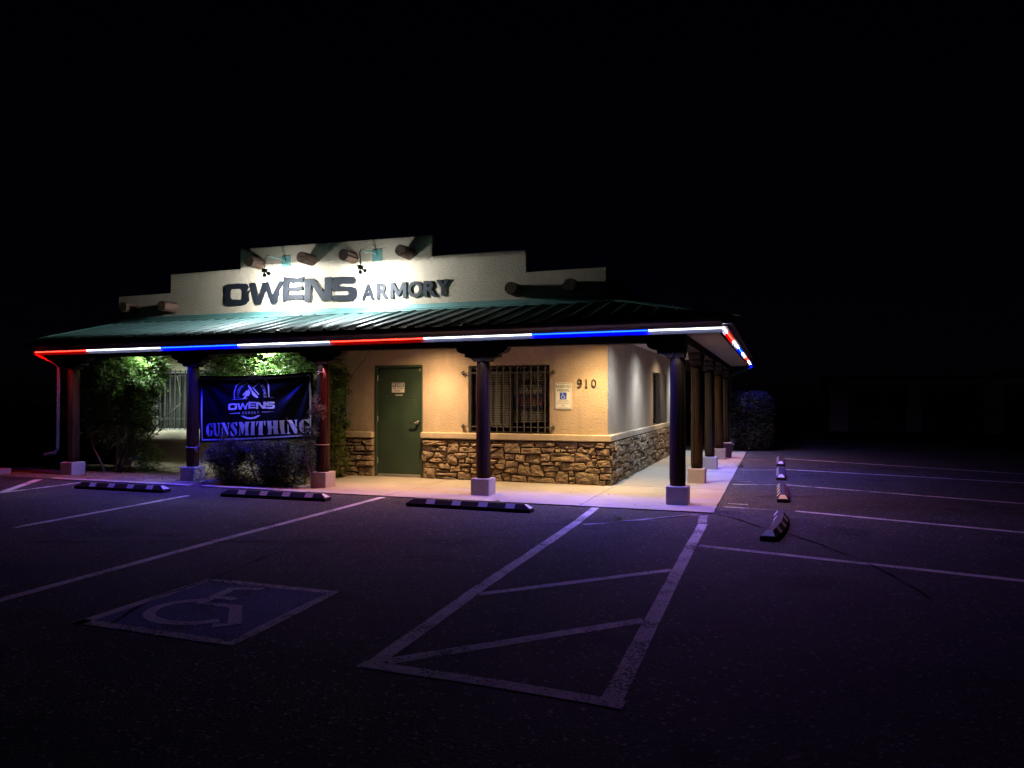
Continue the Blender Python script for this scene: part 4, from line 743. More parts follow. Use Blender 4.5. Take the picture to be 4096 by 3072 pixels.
# ------------------------------------------------------------------ the light strip along the eaves
LED_COL = {'r': (emis('led_red', (1.0,.0009,.0005), 480*LED_W), emis('led_red_sleeve', (1.0,.035,.02), 7*LED_W)),
           'w': (emis('led_white', (.72,.72,1.0), 300*LED_W), emis('led_white_sleeve', (.84,.91,1.0), 8*LED_W)),
           'b': (emis('led_blue', (.0001,.0007,1.0), 1900*LED_W), emis('led_blue_sleeve', (.006,.06,1.0), 8*LED_W))}
strip = thing('light_strip', 'thin glowing red, white and blue light strip running along the porch eaves', 'light strip', (2.0,-2.0,2.40))
yl = -2.016; LZ = 2.408
def led(p, q, c, out):
    # a flexible strip whose diodes face down; the sleeve around them glows faintly
    w = .007; h = .0075; s = Vector((-out[1], out[0], 0)); o_ = Vector((out[0], out[1], 0)); up = Vector((0,0,1)); P = Vector(p); Q = Vector(q)
    vs = [a + o_*u*w + up*v*h for a in (P, Q) for u, v in ((-1,-1),(1,-1),(1,1),(-1,1))]
    me = MB().add(vs, [(0,1,5,4),(1,2,6,5),(2,3,7,6),(3,0,4,7)]).mesh('led_segment'); fix_normals(me)
    for m in LED_COL[c]: me.materials.append(m)
    for i, f in enumerate(me.polygons): f.material_index = 0 if f.center.z < min(P.z, Q.z) - .004 + abs(P.z-Q.z)/2 and abs(f.normal.z) > .9 and f.center.z < (P.z+Q.z)/2 else 1
    lip = [a + o_*u*w + up*v*h for a in (P, Q) for u, v in ((1.02,1.0),(1.14,1.0),(1.14,-1.40),(1.02,-1.40))]
    seg = obj('led_segment', me, None, strip)
    obj('added_cutoff_lip', MB().add(lip, [(0,1,5,4),(1,2,6,5),(2,3,7,6),(3,0,4,7)]), LED_COL[c][1], seg)  # glowing lip added to the strip to cut the light it throws outward
    return seg
fx = [-10.70,-9.38,-7.626,-5.938,-4.124,-2.436,-.684,1.017,2.016]
for a,b,c in zip(fx[:-1],fx[1:],'rwbwrwbw'): led((a,yl,LZ+zg(a)),(b,yl,LZ+zg(b)),c,(0,-1))
sy = [-2.016,-1.30,.42,2.12,3.82,5.52,7.22,8.92,9.40]
for a,b,c in zip(sy[:-1],sy[1:],'wrwbwrwb'): led((2.016,a,LZ),(2.016,b,LZ),c,(1,0))
for i in range(22):
    x = -10.4+i*.575
    obj('clip', MB().box(x-.004,x+.004,yl-.006,yl+.012,LZ+zg(x)+.009,LZ+zg(x)+.030), M_REFLECT, strip)

# ------------------------------------------------------------------ recessed porch downlights
def can(x,y,col,power,label,lens=6.0,spill=.7):
    t = thing('recessed_light', label, 'light', (x,y,CZ), 0, 'recessed lights in the porch ceiling')
    ring = MB().lathe([(.095,-.001),(.098,-.010),(.075,-.012),(.070,-.002)],24,(x,y,CZ)); ring.f = ring.f[:-2]
    obj('trim_ring', ring, M_FASCIA, t, smooth=True, fix=False)
    n = 24
    obj('lens', MB().add([(x+.069*math.cos(2*math.pi*j/n),y+.069*math.sin(2*math.pi*j/n),CZ-.004) for j in range(n)],[tuple(range(n-1,-1,-1))]), emis('lens_glow', col, lens), t, fix=False)
    for k,ang,bl in ((spill,160,.9),(1.6,112,1.0)):           # spill light and the brighter downward beam
        l = bpy.data.lights.new('downlight','SPOT'); l.energy = power*CAN_P*k; l.color = col; l.spot_size = math.radians(ang); l.spot_blend = bl; l.shadow_soft_size = .06
        o = bpy.data.objects.new('downlight', l); COL.objects.link(o); o.location = (0,0,-.02); o.parent = t
    return t
WARM = (1.0,.62,.31); WARM2 = (1.0,.80,.62); COOL = (.82,1.0,.93); NEUT = (.74,.85,1.0)
can(-.05,-.67,(1.0,.64,.28),250,'warm recessed ceiling light above the building corner')
can(-3.05,-.70,WARM,260,'warm recessed ceiling light right of the green door')
can(-6.10,-1.05,COOL,230,'cool recessed ceiling light above the vine behind the banner')
can(-9.0,-.90,COOL,330,'cool recessed ceiling light above the tall shrub',spill=.6)
can(.62,.20,NEUT,95,'cool recessed ceiling light on the side walkway right beside the corner post')
can(.62,2.70,NEUT,125,'cool recessed ceiling light before the side window')
can(.63,5.42,WARM2,120,'warm recessed ceiling light beside the side window')
can(.58,7.97,NEUT,120,'farthest recessed ceiling light on the side walkway')

# ------------------------------------------------------------------ gooseneck flood lamps on the parapet
BULB = emis('flood_bulb_glow', (.93,.97,1.0), 30*FLOOD_P)
FROST = emis('frosted_bulb_glow', (.93,.97,1.0), 2.2*FLOOD_P)
def gooseneck(rx, rz, capy, capz, apexz, label):
    t = thing('gooseneck_lamp', label, 'lamp', (rx,0,rz), 0, 'gooseneck lamps on the parapet')
    pl = obj('mounting_plate', MB().box(rx-.11,rx+.10,-.016,-.001,rz-.115,rz+.11), M_TRIMTEAL, t, bevel=.003)
    for sx in (-.09,.08):
        for sz in (-.095,.09):
            obj('screw', MB().lathe([(.008,0),(.006,.004)],8,(rx+sx,-.016,rz+sz),Matrix.Rotation(math.pi/2,3,'X')), M_IRON, pl)
    P = [(0,rz),(-.10,rz+.005),(-.25,rz+.025),(-.42,apexz-.015),(-.54,apexz+.004)]
    for a in range(80,-1,-16): P.append((-.56-.085*math.cos(math.radians(a)), apexz-.085+.085*math.sin(math.radians(a))))
    P += [(capy+.002,(apexz-.085+capz)/2+.02),(capy,capz)]
    obj('arm', MB().tube([(rx,y,z) for y,z in P],.0105,10), M_TRIMTEAL, t, smooth=True)
    obj('cap', MB().lathe([(.066,.016),(.066,.010),(.055,.008),(.050,-.035),(.030,-.042)],20,(rx,capy,capz)), M_SPOUT, t, smooth=False)
    for d,aim,off,pw,ang,bl in ((Vector((-.03,.25,-1)).normalized(),Vector((0,.80,-1)),(-.005,0,-.04),195,180,.03),(Vector((.62,.48,-.5)).normalized(),Vector((0,.95,.1)),(.02,.02,-.035),26,180,.05)):
        p0 = Vector((rx,capy,capz))+Vector(off)
        q = d.to_track_quat('Z','Y').to_matrix()
        obj('socket', MB().lathe([(.014,0),(.014,.028),(.030,.032),(.030,.085),(.022,.092)],14,p0,q), M_SPOUT, t, smooth=False)
        b = obj('bulb', MB().lathe([(.020,.088),(.026,.105),(.046,.135),(.0485,.15)],18,p0,q), FROST, t, smooth=True)
        face = MB().lathe([(.0485,.15),(.047,.163),(.036,.176),(.018,.183),(.004,.185)],18,p0,q); face.f = face.f[:-2]+[face.f[-1]]
        obj('bulb_face', face, BULB, b, smooth=True, fix=False)
        l = bpy.data.lights.new('flood','SPOT'); l.energy = pw*FLOOD_P; l.color = (.86,.95,1.0); l.spot_size = math.radians(ang); l.spot_blend = bl; l.shadow_soft_size = .045
        o = bpy.data.objects.new('flood', l); COL.objects.link(o); o.parent = t
        o.location = p0 + d*.215 - Vector((rx,0,rz)); o.rotation_euler = aim.to_track_quat('-Z','Y').to_euler()
gooseneck(-6.469,4.176,-.67,3.90,4.195,'left gooseneck lamp with twin bulbs above the big dark letters')
gooseneck(-4.409,4.168,-.62,3.848,4.16,'right gooseneck lamp with twin bulbs nearest the parapet middle')

# ------------------------------------------------------------------ shop lettering
sgn = thing('shop_sign', 'large dark metal letters spelling the shop name across the lit parapet', 'sign', (-5.4,0,3.33))
for loops in WORD_LETTERS:
    obj('letter', MB().prism(loops, lambda a,b:(a,-.034,b), lambda a,b:(a,-.018,b)), M_SIGNLETTER, sgn)
M_SHAPE = [(0,0),(0,1),(.235,1),(.5,.45),(.765,1),(1,1),(1,0),(.79,0),(.79,.60),(.57,.14),(.43,.14),(.21,.60),(.21,0)]
for ch,x0,z0,x1,z1 in SMALL_LETTERS:
    f0 = lambda a,b:(a,-.034,b); f1 = lambda a,b:(a,-.018,b)
    mb = MB().prism([[(x0+a*(x1-x0), z0+b*(z1-z0)) for a,b in M_SHAPE]], f0, f1) if ch == 'M' else text_fit(MB(), ch, x0,z0,x1,z1, f0, f1, offset=.036)
    obj('letter', mb, M_SIGNLETTER, sgn)
# house number
hn = thing('house_number', 'three dark metal numerals on the tan wall near the corner', 'house number', (-.36,0,1.65))
def arc2(cx,cz,rx,rz,a0,a1,n=18): return [(cx+rx*math.cos(math.radians(a0+(a1-a0)*i/n)), cz+rz*math.sin(math.radians(a0+(a1-a0)*i/n))) for i in range(n+1)]
def plate(mb, path, w, closed=False):
    # flat bar of real thickness that follows a path
    P = [Vector(p) for p in path]; k = len(P); Lp=[];Rp=[]
    for i in range(k):
        a = P[(i-1)%k] if (closed or i>0) else P[i]; b = P[(i+1)%k] if (closed or i<k-1) else P[i]
        t = (b-a).normalized(); nn = Vector((-t.y,t.x)); ww = w[i] if isinstance(w,list) else w
        Lp.append(P[i]+nn*ww/2); Rp.append(P[i]-nn*ww/2)
    vs = [];fs = []
    for i in range(k): vs += [(Lp[i].x,-.020,Lp[i].y),(Rp[i].x,-.020,Rp[i].y),(Rp[i].x,-.008,Rp[i].y),(Lp[i].x,-.008,Lp[i].y)]
    for i in range(k if closed else k-1):
        j = (i+1)%k
        for c in range(4): fs.append((4*i+c,4*i+(c+1)%4,4*j+(c+1)%4,4*j+c))
    if not closed: fs += [(0,1,2,3),(4*k-1,4*k-2,4*k-3,4*k-4)]
    return mb.add(vs,fs)
d9 = MB(); plate(d9, arc2(-.483,1.748,.030,.036,0,360,24)[:-1], .018, True); plate(d9, [(-.452,1.750),(-.450,1.715),(-.460,1.675),(-.482,1.655),(-.503,1.655),(-.512,1.668)], [.02,.02,.019,.016,.014,.022])
obj('numeral', d9, M_NUMBER, hn)
d1 = MB(); plate(d1, [(-.386,1.765),(-.366,1.784),(-.366,1.72),(-.366,1.652)], [.010,.016,.020,.020]); plate(d1, [(-.386,1.652),(-.346,1.652)], .013); obj('numeral', d1, M_NUMBER, hn)
d0 = MB(); plate(d0, arc2(-.237,1.717,.034,.060,0,360,28)[:-1], [.021 if abs(math.sin(2*math.pi*i/28))<.8 else .013 for i in range(28)], True); obj('numeral', d0, M_NUMBER, hn)

# ------------------------------------------------------------------ reserved-parking sign, door sign
def rrect(x0,x1,z0,z1,r,n=5):
    P = []
    for cx,cz,a in ((x1-r,z1-r,0),(x0+r,z1-r,90),(x0+r,z0+r,180),(x1-r,z0+r,270)):
        P += [(cx+r*math.cos(math.radians(a+90*i/n)), cz+r*math.sin(math.radians(a+90*i/n))) for i in range(n+1)]
    return P
def isa(mb, cx, cz, s, m):
    mb.sheet([[(cx+s*(-.09+.075*math.cos(a*.5236)), cz+s*(.36+.075*math.sin(a*.5236))) for a in range(12)]], m)
    mb.strip([(cx+s*a,cz+s*b) for a,b in ((-.085,.26),(-.05,-.02),(.17,-.02),(.27,-.27),(.37,-.23))], .075*s, m)
    mb.strip([(cx+s*a,cz+s*b) for a,b in ((-.07,.12),(.14,.12))], .06*s, m)
    mb.strip([(cx+s*(-.02+.24*math.cos(math.radians(a))), cz+s*(-.16+.24*math.sin(math.radians(a)))) for a in range(120,350,14)], .065*s, m)
rp = thing('parking_sign', 'white reserved parking sign with blue wheelchair square, screwed to the wall', 'sign', (-.77,0,1.275))
sx0,sx1,sz0,sz1 = -.922,-.617,1.275,1.732
obj('plate', MB().prism([rrect(sx0,sx1,sz0,sz1,.035)], lambda a,b:(a,-.013,b), lambda a,b:(a,-.008,b)), M_SIGNWHITE, rp)
Ls = lambda a,b:(a,-.0140,b)
obj('border', MB().sheet([rrect(sx0+.012,sx1-.012,sz0+.012,sz1-.012,.028), rrect(sx0+.019,sx1-.019,sz0+.019,sz1-.019,.022)[::-1]], Ls), M_SIGNGREEN, rp, fix=False)
tx = MB()
text_fit(tx,'RESERVED',-.897,1.640,-.642,1.692,Ls,offset=.012); text_fit(tx,'PARKING',-.882,1.575,-.660,1.627,Ls,offset=.012)
text_fit(tx,'HANDICAPPED',-.868,1.402,-.672,1.424,Ls,offset=.006); text_fit(tx,'PLATE OR PERMIT',-.890,1.363,-.650,1.386,Ls,offset=.0); text_fit(tx,'ONLY',-.805,1.325,-.735,1.348,Ls,offset=.006)
text_fit(tx,'LAS  NO  28-366',-.838,1.303,-.702,1.313,Ls,offset=.0)
obj('lettering', tx, M_SIGNGREEN, rp, fix=False)
obj('blue_square', MB().sheet([rrect(-.832,-.712,1.440,1.560,.006)], Ls), M_SIGNBLUE, rp, fix=False)
im = MB(); isa(im,-.772,1.500,.118,lambda a,b:(a,-.0150,b)); obj('wheelchair_symbol', im, M_SIGNWHITE, rp, fix=False)
ds = thing('door_notice', 'small white and navy notice on the green door', 'sign', (-3.98,.02,1.565))
yb = .0275
obj('plate', MB().prism([rrect(-4.113,-3.850,1.567,1.750,.014)], lambda a,b:(a,yb-.004,b), lambda a,b:(a,yb,b)), M_SIGNWHITE, ds)
obj('navy_band', MB().sheet([rrect(-4.103,-3.860,1.672,1.742,.004)], lambda a,b:(a,yb-.005,b)), M_SIGNNAVY, ds, fix=False)
obj('lettering', text_fit(MB(),'PLEASE',-4.093,1.682,-3.870,1.734,lambda a,b:(a,yb-.006,b),offset=.025), M_SIGNWHITE, ds, fix=False)
tx = MB(); text_fit(tx,'USE OTHER',-4.095,1.632,-3.868,1.660,lambda a,b:(a,yb-.005,b),offset=.01); text_fit(tx,'DOOR',-4.045,1.585,-3.930,1.614,lambda a,b:(a,yb-.005,b),offset=.01)
obj('lettering', tx, M_BLACK, ds, fix=False)
da = obj('arrow_sticker', MB().prism([[(-4.046,1.513),(-3.915,1.513),(-3.915,1.507),(-3.879,1.520),(-3.915,1.533),(-3.915,1.527),(-4.046,1.527)]], lambda a,b:(a,yb-.0012,b), lambda a,b:(a,yb,b)), M_SIGNWHITE); tag(da,'thin white arrow sticker under the notice on the green door','sticker')

# ------------------------------------------------------------------ window grilles
def grille(label, xs, z0, z1, rails, xa, xb, finials, mp, w=.016):
    t = thing('window_grille', label, 'security bars', mp((xa+xb)/2, z0, -.05), 0, 'iron window grilles')
    def bx(u0,u1,v0,v1,d0,d1):
        P = [mp(u,v,dd) for dd in (d0,d1) for v in (v0,v1) for u in (u0,u1)]
        return MB().add(P, [(0,1,3,2),(4,6,7,5),(0,4,5,1),(2,3,7,6),(0,2,6,4),(1,5,7,3)])
    for x in xs: obj('bar', bx(x-w/2,x+w/2,z0,z1,-.075,-.059), M_IRON, t)
    for z in rails:
        r = obj('rail', bx(xa,xb,z-.009,z+.009,-.0585,-.052), M_IRON, t)
        for x,s in finials:
            P = [(0,-.009),(.03,-.012),(.028,-.038),(.048,-.030),(.075,0),(.048,.030),(.028,.038),(.03,.012),(0,.009)]
            obj('finial', MB().prism([[(x+s*a,z+b) for a,b in P]], lambda a,b:mp(a,b,-.0515), lambda a,b:mp(a,b,-.004)), M_IRON, r)
    return t
bx_ = [-2.481+.1272*i for i in range(12)]
grille('iron bars over the blinds window right of the green door', bx_, .862, 2.052, (1.914,.957), -2.60,-.985, ((-2.60,-1),(-.985,1)), fmap)
grille('iron bars over the left window beside the tall shrub', [-9.85+.1335*i for i in range(15)], .80, 2.05, (1.93,1.03), -9.90,-7.93, ((-9.90,-1),(-7.93,1)), fmap)
grille('iron bars over the window behind the vine', [-6.62+.127*i for i in range(12)], .86, 2.045, (1.91,.957), -6.72,-5.06, ((-6.72,-1),(-5.06,1)), fmap)
grille('iron bars over the window on the side wall', [4.92+.127*i for i in range(14)], .86, 2.055, (1.914,.957), 4.80,6.74, (), lambda u,v,d:(-d,u,v))

# ------------------------------------------------------------------ unlit neon signs behind the right window
ns = thing('neon_open_sign', 'unlit neon OPEN sign in a dark rounded frame behind the window bars', 'neon sign', (-1.41,.12,1.275))
NY = .125
def ntube(mb, path, r=.007, closed=False, y=NY):
    P = [(a,y,b) for a,b in path]
    if closed: P = P+[P[0]]
    return mb.tube(P, r, 6)
obj('frame', MB().prism([rrect(-1.70,-1.16,1.283,1.515,.04), rrect(-1.678,-1.182,1.305,1.493,.028)[::-1]], lambda a,b:(a,NY-.012,b), lambda a,b:(a,NY+.012,b)), M_NEON_B, ns)
t = MB(); ntube(t, arc2(-1.598,1.400,.052,.070,0,345)); obj('tube', t, M_NEON_R, ns, smooth=True)
t = MB(); ntube(t, [(-1.525,1.325),(-1.525,1.47),(-1.46,1.468),(-1.437,1.445),(-1.437,1.415),(-1.46,1.395),(-1.512,1.394)]); obj('tube', t, M_NEON_R, ns, smooth=True)
t = MB(); ntube(t, [(-1.335,1.468),(-1.405,1.468),(-1.405,1.400),(-1.345,1.400),(-1.405,1.396),(-1.405,1.328),(-1.330,1.328)]); obj('tube', t, M_NEON_R, ns, smooth=True)
t = MB(); ntube(t, [(-1.290,1.325),(-1.290,1.468),(-1.278,1.468),(-1.212,1.328),(-1.200,1.328),(-1.200,1.47)]); obj('tube', t, M_NEON_R, ns, smooth=True)
obj('hanging_wire', MB().tube([(-1.40,NY,1.515),(-1.37,NY+.01,1.75),(-1.36,NY+.02,1.99)],.003,5).tube([(-1.33,NY,1.29),(-1.30,NY+.01,1.1),(-1.29,NY+.01,.95)],.003,5), M_BLACK, ns)
ga = thing('neon_revolver_sign', 'unlit neon sign with revolver outlines and lettering above the open sign', 'neon sign', (-1.39,.12,1.54))
tx = MB(); text_fit(tx,'GUNS & AMMO',-1.625,1.545,-1.170,1.622,lambda a,b:(a,NY-.004,b),lambda a,b:(a,NY+.004,b)); obj('lettering', tx, M_NEON_W, ga)
t = MB(); ntube(t,[(-1.60,1.77),(-1.38,1.772),(-1.38,1.82),(-1.35,1.825),(-1.34,1.775),(-1.24,1.77)],.006); ntube(t,[(-1.64,1.718),(-1.45,1.73),(-1.30,1.722),(-1.14,1.724)],.006); ntube(t,[(-1.30,1.78),(-1.29,1.72),(-1.27,1.715)],.005)
obj('tube', t, M_BLACK, ga, smooth=True)
t = MB(); ntube(t,[(-1.45,1.705),(-1.43,1.655),(-1.41,1.648),(-1.40,1.70)],.006); ntube(t,[(-1.40,1.70),(-1.385,1.65),(-1.37,1.65),(-1.365,1.70)],.006); obj('tube', t, M_NEON_W, ga, smooth=True)

# ------------------------------------------------------------------ banner
def by(x,z):
    u = (x+6.95)/2.35; v = (z-.74)/1.15
    s = -.05*math.sin(math.pi*min(1,max(0,u)))*math.sin(math.pi*min(1,max(0,v)))
    w = 0
    # tension folds fanning from the two top corners
    for cx,cz,f,a in ((-6.96,1.87,15,.018),(-4.60,1.90,13,.022)):
        dx = x-cx; dz = cz-z; r = math.hypot(dx,dz); th = math.atan2(dz,abs(dx)+1e-6)
        w += a*math.sin(th*f)*math.exp(-((r-.55)/.5)**2)
    return -1.79 + s*.7 + w + .006*noise.noise(Vector((x*3,z*3,2)))
bn = thing('banner', 'black vinyl banner with white print tied between two porch posts', 'banner', (-5.8,-1.79,.7))
def bedge(u,v):
    tl = (-6.965,1.864); tr = (-4.602,1.903); bl = (-6.938,.676); br = (-4.601,.798)
    x = (tl[0]*(1-u)+tr[0]*u)*v+(bl[0]*(1-u)+br[0]*u)*(1-v); z = (tl[1]*(1-u)+tr[1]*u)*v+(bl[1]*(1-u)+br[1]*u)*(1-v)
    z -= .035*math.sin(math.pi*u)*v + .012*math.sin(math.pi*u)*(1-v); return x,z
mb = MB(); nu,nv = 96,48; P = [bedge(i/nu,j/nv) for j in range(nv+1) for i in range(nu+1)]
bpt = lambda a,b,o=0:(2.67+(a-2.67)*1.0067, by(a,b)+.07-o, 1.47+(b-1.47)*1.0067)
mb.add([bpt(x,z) for x,z in P], [(j*(nu+1)+i,j*(nu+1)+i+1,(j+1)*(nu+1)+i+1,(j+1)*(nu+1)+i) for j in range(nv) for i in range(nu)])
obj('cloth', mb, M_VINYL, bn, smooth=True, fix=False)
bm_ = lambda a,b:bpt(a,b,.005)
mb = MB(); Pb = []
for (u0,v0),(u1,v1) in (((.022,.04),(.022,.955)),((.022,.955),(.982,.955)),((.982,.955),(.982,.05)),((.982,.05),(.022,.04))):
    Pb += [bedge(u0+(u1-u0)*i/40, v0+(v1-v0)*i/40) for i in range(40)]
mb.strip(Pb, .026, bm_, closed=True); obj('border_print', mb, M_PRINT, bn, fix=False)
for g in STENCIL:
    mb = MB()
    for l in g: mb.sheet([l], bm_)
    obj('stencil_letter', mb, M_PRINT, bn, fix=False)
mb = MB()
for l in EMBLEM: mb.sheet([l], bm_)
mb.strip(ARCH, .026, bm_); obj('emblem_print', mb, M_PRINT, bn, fix=False)
mb = MB()
for g in BANNER_WORD:
    mb.sheet([[(x,z) for x,z in l] for l in g], bm_)
obj('emblem_word', mb, M_PRINT, bn, fix=False)
mb = MB(); (ax0,az0),(ax1,az1) = BANNER_SMALL
for i,ch in enumerate('ARMORY'):
    w = (ax1-ax0)/6; x0 = ax0+i*w+.008; zo = (az1-az0-.05)*(i/5)
    text_fit(mb, ch, x0, az0+zo, x0+w*.62, az0+zo+.046, bm_)
(cx,cz),(qx,_),(_,qz) = ARC_TEXT; s_ = 'SICKNESS FOR DISTANCE'
for i,ch in enumerate(s_):
    if ch == ' ': continue
    a = math.radians(181-182*i/(len(s_)-1)); vs,fs,es = text_geo(ch); ax = min(v[0] for v in vs); bx2 = max(v[0] for v in vs)
    px = cx+(cx-qx)*math.cos(a); pz = cz+(qz-cz)*math.sin(a); rot = a-math.pi/2; h = .072
    P = [((v[0]-(ax+bx2)/2)*h*.85,(v[1]-.35)*h) for v in vs]
    mb.add([bm_(px+p[0]*math.cos(rot)-p[1]*math.sin(rot), pz+p[0]*math.sin(rot)+p[1]*math.cos(rot)) for p in P], fs)
obj('emblem_lettering', mb, M_PRINT, bn, fix=False)
# ties
def rope(label, path, r=.006, extra=()):
    mb = MB().tube(path, r, 6)
    for e in extra: mb.tube(e, r*.8, 5)
    return tag(obj('tie_rope', mb, M_ROPE, smooth=True), label, 'rope', 'ropes tying the banner')
def loop(x,y,z,r,dz=.03,a0=150,a1=400): return [(x+r*math.cos(math.radians(a)), y+r*math.sin(math.radians(a)), z+dz*math.sin(math.radians(a*.7))) for a in range(a0,a1,20)]
rope('thin pale rope around the post left of the banner', loop(-7.10,PY,.60,.119,.012,170,360)+[(-6.95,-1.80,.63),(-6.93,-1.79,.68)], .005, ([(-6.96,-1.86,.62),(-6.955,-1.87,.55),(-6.96,-1.87,.50)],[(-6.955,-1.86,.62),(-6.93,-1.87,.56),(-6.925,-1.87,.51)],[(-6.96,-1.86,.62),(-6.985,-1.87,.56),(-6.99,-1.87,.52)]))
rope('pale rope low on the post right of the banner', [(-4.60,-1.80,.81),(-4.55,-1.88,.77)]+loop(-4.39,PY,.70,.120,.0,215,365), .006)
rope('frayed rope knot high on the post right of the banner', loop(-4.39,PY,1.90,.116,.01,215,330), .006, ([(-4.33,-1.90,1.91),(-4.30,-1.92,1.94),(-4.27,-1.91,1.86),(-4.28,-1.91,1.80)],[(-4.33,-1.90,1.91),(-4.31,-1.92,1.95),(-4.29,-1.92,1.85),(-4.30,-1.92,1.79)],[(-4.35,-1.90,1.90),(-4.42,-1.91,1.86),(-4.47,-1.91,1.82),(-4.48,-1.91,1.77)]))
# ------------------------------------------------------------------ wheel stops
def stop_bend(p, bend):
    x,y,z = p
    if not bend: return p
    return (x, y + bend*((x/.9)**2 - .33), z)
def stop_meshes(bend=0.0, L_=1.80):
    h = L_/2; W = .082; body = MB()
    prof = [(-W,0),(-W,.042),(-.032,.104),(.032,.104),(W,.042),(W,0)]
    st = []
    n = 16
    for i in range(n+1):
        x = -h+.10+(L_-.20)*i/n; st.append((x,prof))
    low = [(-W,0),(-W,.042),(-W*.9,.044),(W*.9,.044),(W,.042),(W,0)]
    st = [(-h,low)]+st+[(h,low)]
    vs = [stop_bend((x,a,b),bend) for x,P in st for a,b in P]; k = 6
    fs = [(i*k+j,i*k+j+1,(i+1)*k+j+1,(i+1)*k+j) for i in range(len(st)-1) for j in range(k-1)]+[tuple(range(k)),tuple(len(vs)-1-j for j in range(k))]
    body.add(vs,fs); marks = []
    for s in (-1,1):
        for q in range(4):
            x0 = -.60+q*.385; m = MB(); P = []
            for i in range(5):
                x = x0+.13*i/4
                P += [stop_bend((x,s*(W*.96),.047),bend),stop_bend((x,s*.036,.1020),bend)]
            off = Vector((0,s*.62,.78))*.0025
            m.add([Vector(p)+off for p in P],[(2*i,2*i+2,2*i+3,2*i+1) for i in range(4)]); marks.append(m)
    for s in (-1,1):
        m = MB(); e = Vector((s*.55,0,.83))*.003
        m.add([Vector(stop_bend(p,bend))+e for p in ((s*(h-.012),-W*.78,.051),(s*(h-.012),W*.78,.051),(s*(h-.092),.030,.100),(s*(h-.092),-.030,.100))],[(0,1,2,3)]); marks.append(m)
    b = body.mesh('body'); fix_normals(b); b.materials.append(M_RUBBER)
    mm = []
    for m in marks:
        q = m.mesh('marker'); q.materials.append(M_REFLECT); mm.append(q)
    return b, mm
SM = stop_meshes(); SMB = stop_meshes(.055, 1.72)
def wheel_stop(x,y,rz,label,bent=False):
    t = thing('wheel_stop', label, 'wheel stop', (x,y,G), rz, 'rubber wheel stops'); b,mm = SMB if bent else SM
    p = obj('body', b, None, t, local=True)
    for m in mm: obj('marker', m, None, t, local=True)
wheel_stop(-7.245,-3.165,.028,'black wheel stop nearest the tall shrub, leftmost of three at the front')
wheel_stop(-4.31,-3.14,.033,'black wheel stop in front of the banner, middle of the front three')
wheel_stop(-1.215,-3.12,-.016,'black wheel stop right of the door, nearest the hatched aisle')
wheel_stop(2.68,-3.28,math.pi/2-.075,'crooked black wheel stop lying nearest the sidewalk corner',True)
wheel_stop(2.755,-.20,math.pi/2,'second black wheel stop of the side row')
wheel_stop(2.748,2.80,math.pi/2,'third black wheel stop of the side row')
wheel_stop(2.757,5.70,math.pi/2,'farthest black wheel stop of the side row')

# ------------------------------------------------------------------ plants
def leaf_mesh(name, orgs, dirs, lens, leaf_l, leaf_w, nl, seed, droop=.3):
    """sprigs with paired leaflets; every leaflet is a small folded face pair"""
    r = np.random.default_rng(seed); n = len(orgs)
    O = np.repeat(orgs, nl, 0); D = np.repeat(dirs, nl, 0); Ls = np.repeat(lens, nl)
    t = np.tile(np.linspace(.15,1,nl), n)[:,None]; side = np.tile(np.where(np.arange(nl)%2==0,1,-1), n)[:,None]
    pos = O + D*t*Ls[:,None]; pos[:,2] -= droop*(t[:,0]**2)*Ls
    up = np.array([0,0,1.0]); S = np.cross(D, up); S /= np.linalg.norm(S,axis=1,keepdims=True)+1e-6
    A = S*side*.85 + D*.55 + r.normal(0,.28,pos.shape); A[:,2] -= droop*.5; A /= np.linalg.norm(A,axis=1,keepdims=True)
    nrm = up + r.normal(0,.55,pos.shape); Bv = np.cross(nrm, A); Bv /= np.linalg.norm(Bv,axis=1,keepdims=True)+1e-6
    C = np.cross(A,Bv); l = leaf_l*r.uniform(.65,1.25,(len(pos),1)); w = leaf_w*r.uniform(.7,1.2,(len(pos),1))
    p0 = pos; p1 = pos+A*l*.5+Bv*w*.5+C*w*.12; p2 = pos+A*l; p3 = pos+A*l*.5-Bv*w*.5+C*w*.12
    V = np.stack([p0,p1,p2,p3],1).reshape(-1,3); k = len(pos); b = np.arange(k)*4
    F = np.stack([b,b+1,b+2,b,b+2,b+3],1).reshape(-1,3)
    me = bpy.data.meshes.new(name); me.vertices.add(len(V)); me.vertices.foreach_set('co', V.astype(np.float32).ravel())
    me.loops.add(len(F)*3); me.loops.foreach_set('vertex_index', F.astype(np.int32).ravel())
    me.polygons.add(len(F)); me.polygons.foreach_set('loop_start', (np.arange(len(F))*3).astype(np.int32)); me.update(calc_edges=True); return me
def blob(ells, n, seed, shell=.55, clip=None):
    r = np.random.default_rng(seed); P=[];D=[]; w = np.array([e[2] if len(e)>2 else e[1][0]*e[1][1]*e[1][2] for e in ells]); w = w/w.sum()
    for e,k in zip(ells,(w*n).astype(int)):
        u = r.normal(0,1,(k,3)); u /= np.linalg.norm(u,axis=1,keepdims=True)
        q = r.uniform(0,1,(k,1))**(1/3); q = q*(1-shell)+shell*r.uniform(.72,1.05,(k,1))
        P.append(np.array(e[0])+u*q*np.array(e[1])); D.append(u*.8+r.normal(0,.5,u.shape))
    P = np.concatenate(P); D = np.concatenate(D)
    # clumps: drop points where a coarse noise is low, so gaps show
    keep = np.array([noise.noise(Vector(p)*2.6+Vector((seed,0,0))) + .5*noise.noise(Vector(p)*6.5) > -.22 for p in P])
    if clip is not None: keep &= clip(P)
    P = P[keep]; D = D[keep]; D /= np.linalg.norm(D,axis=1,keepdims=True); return P,D
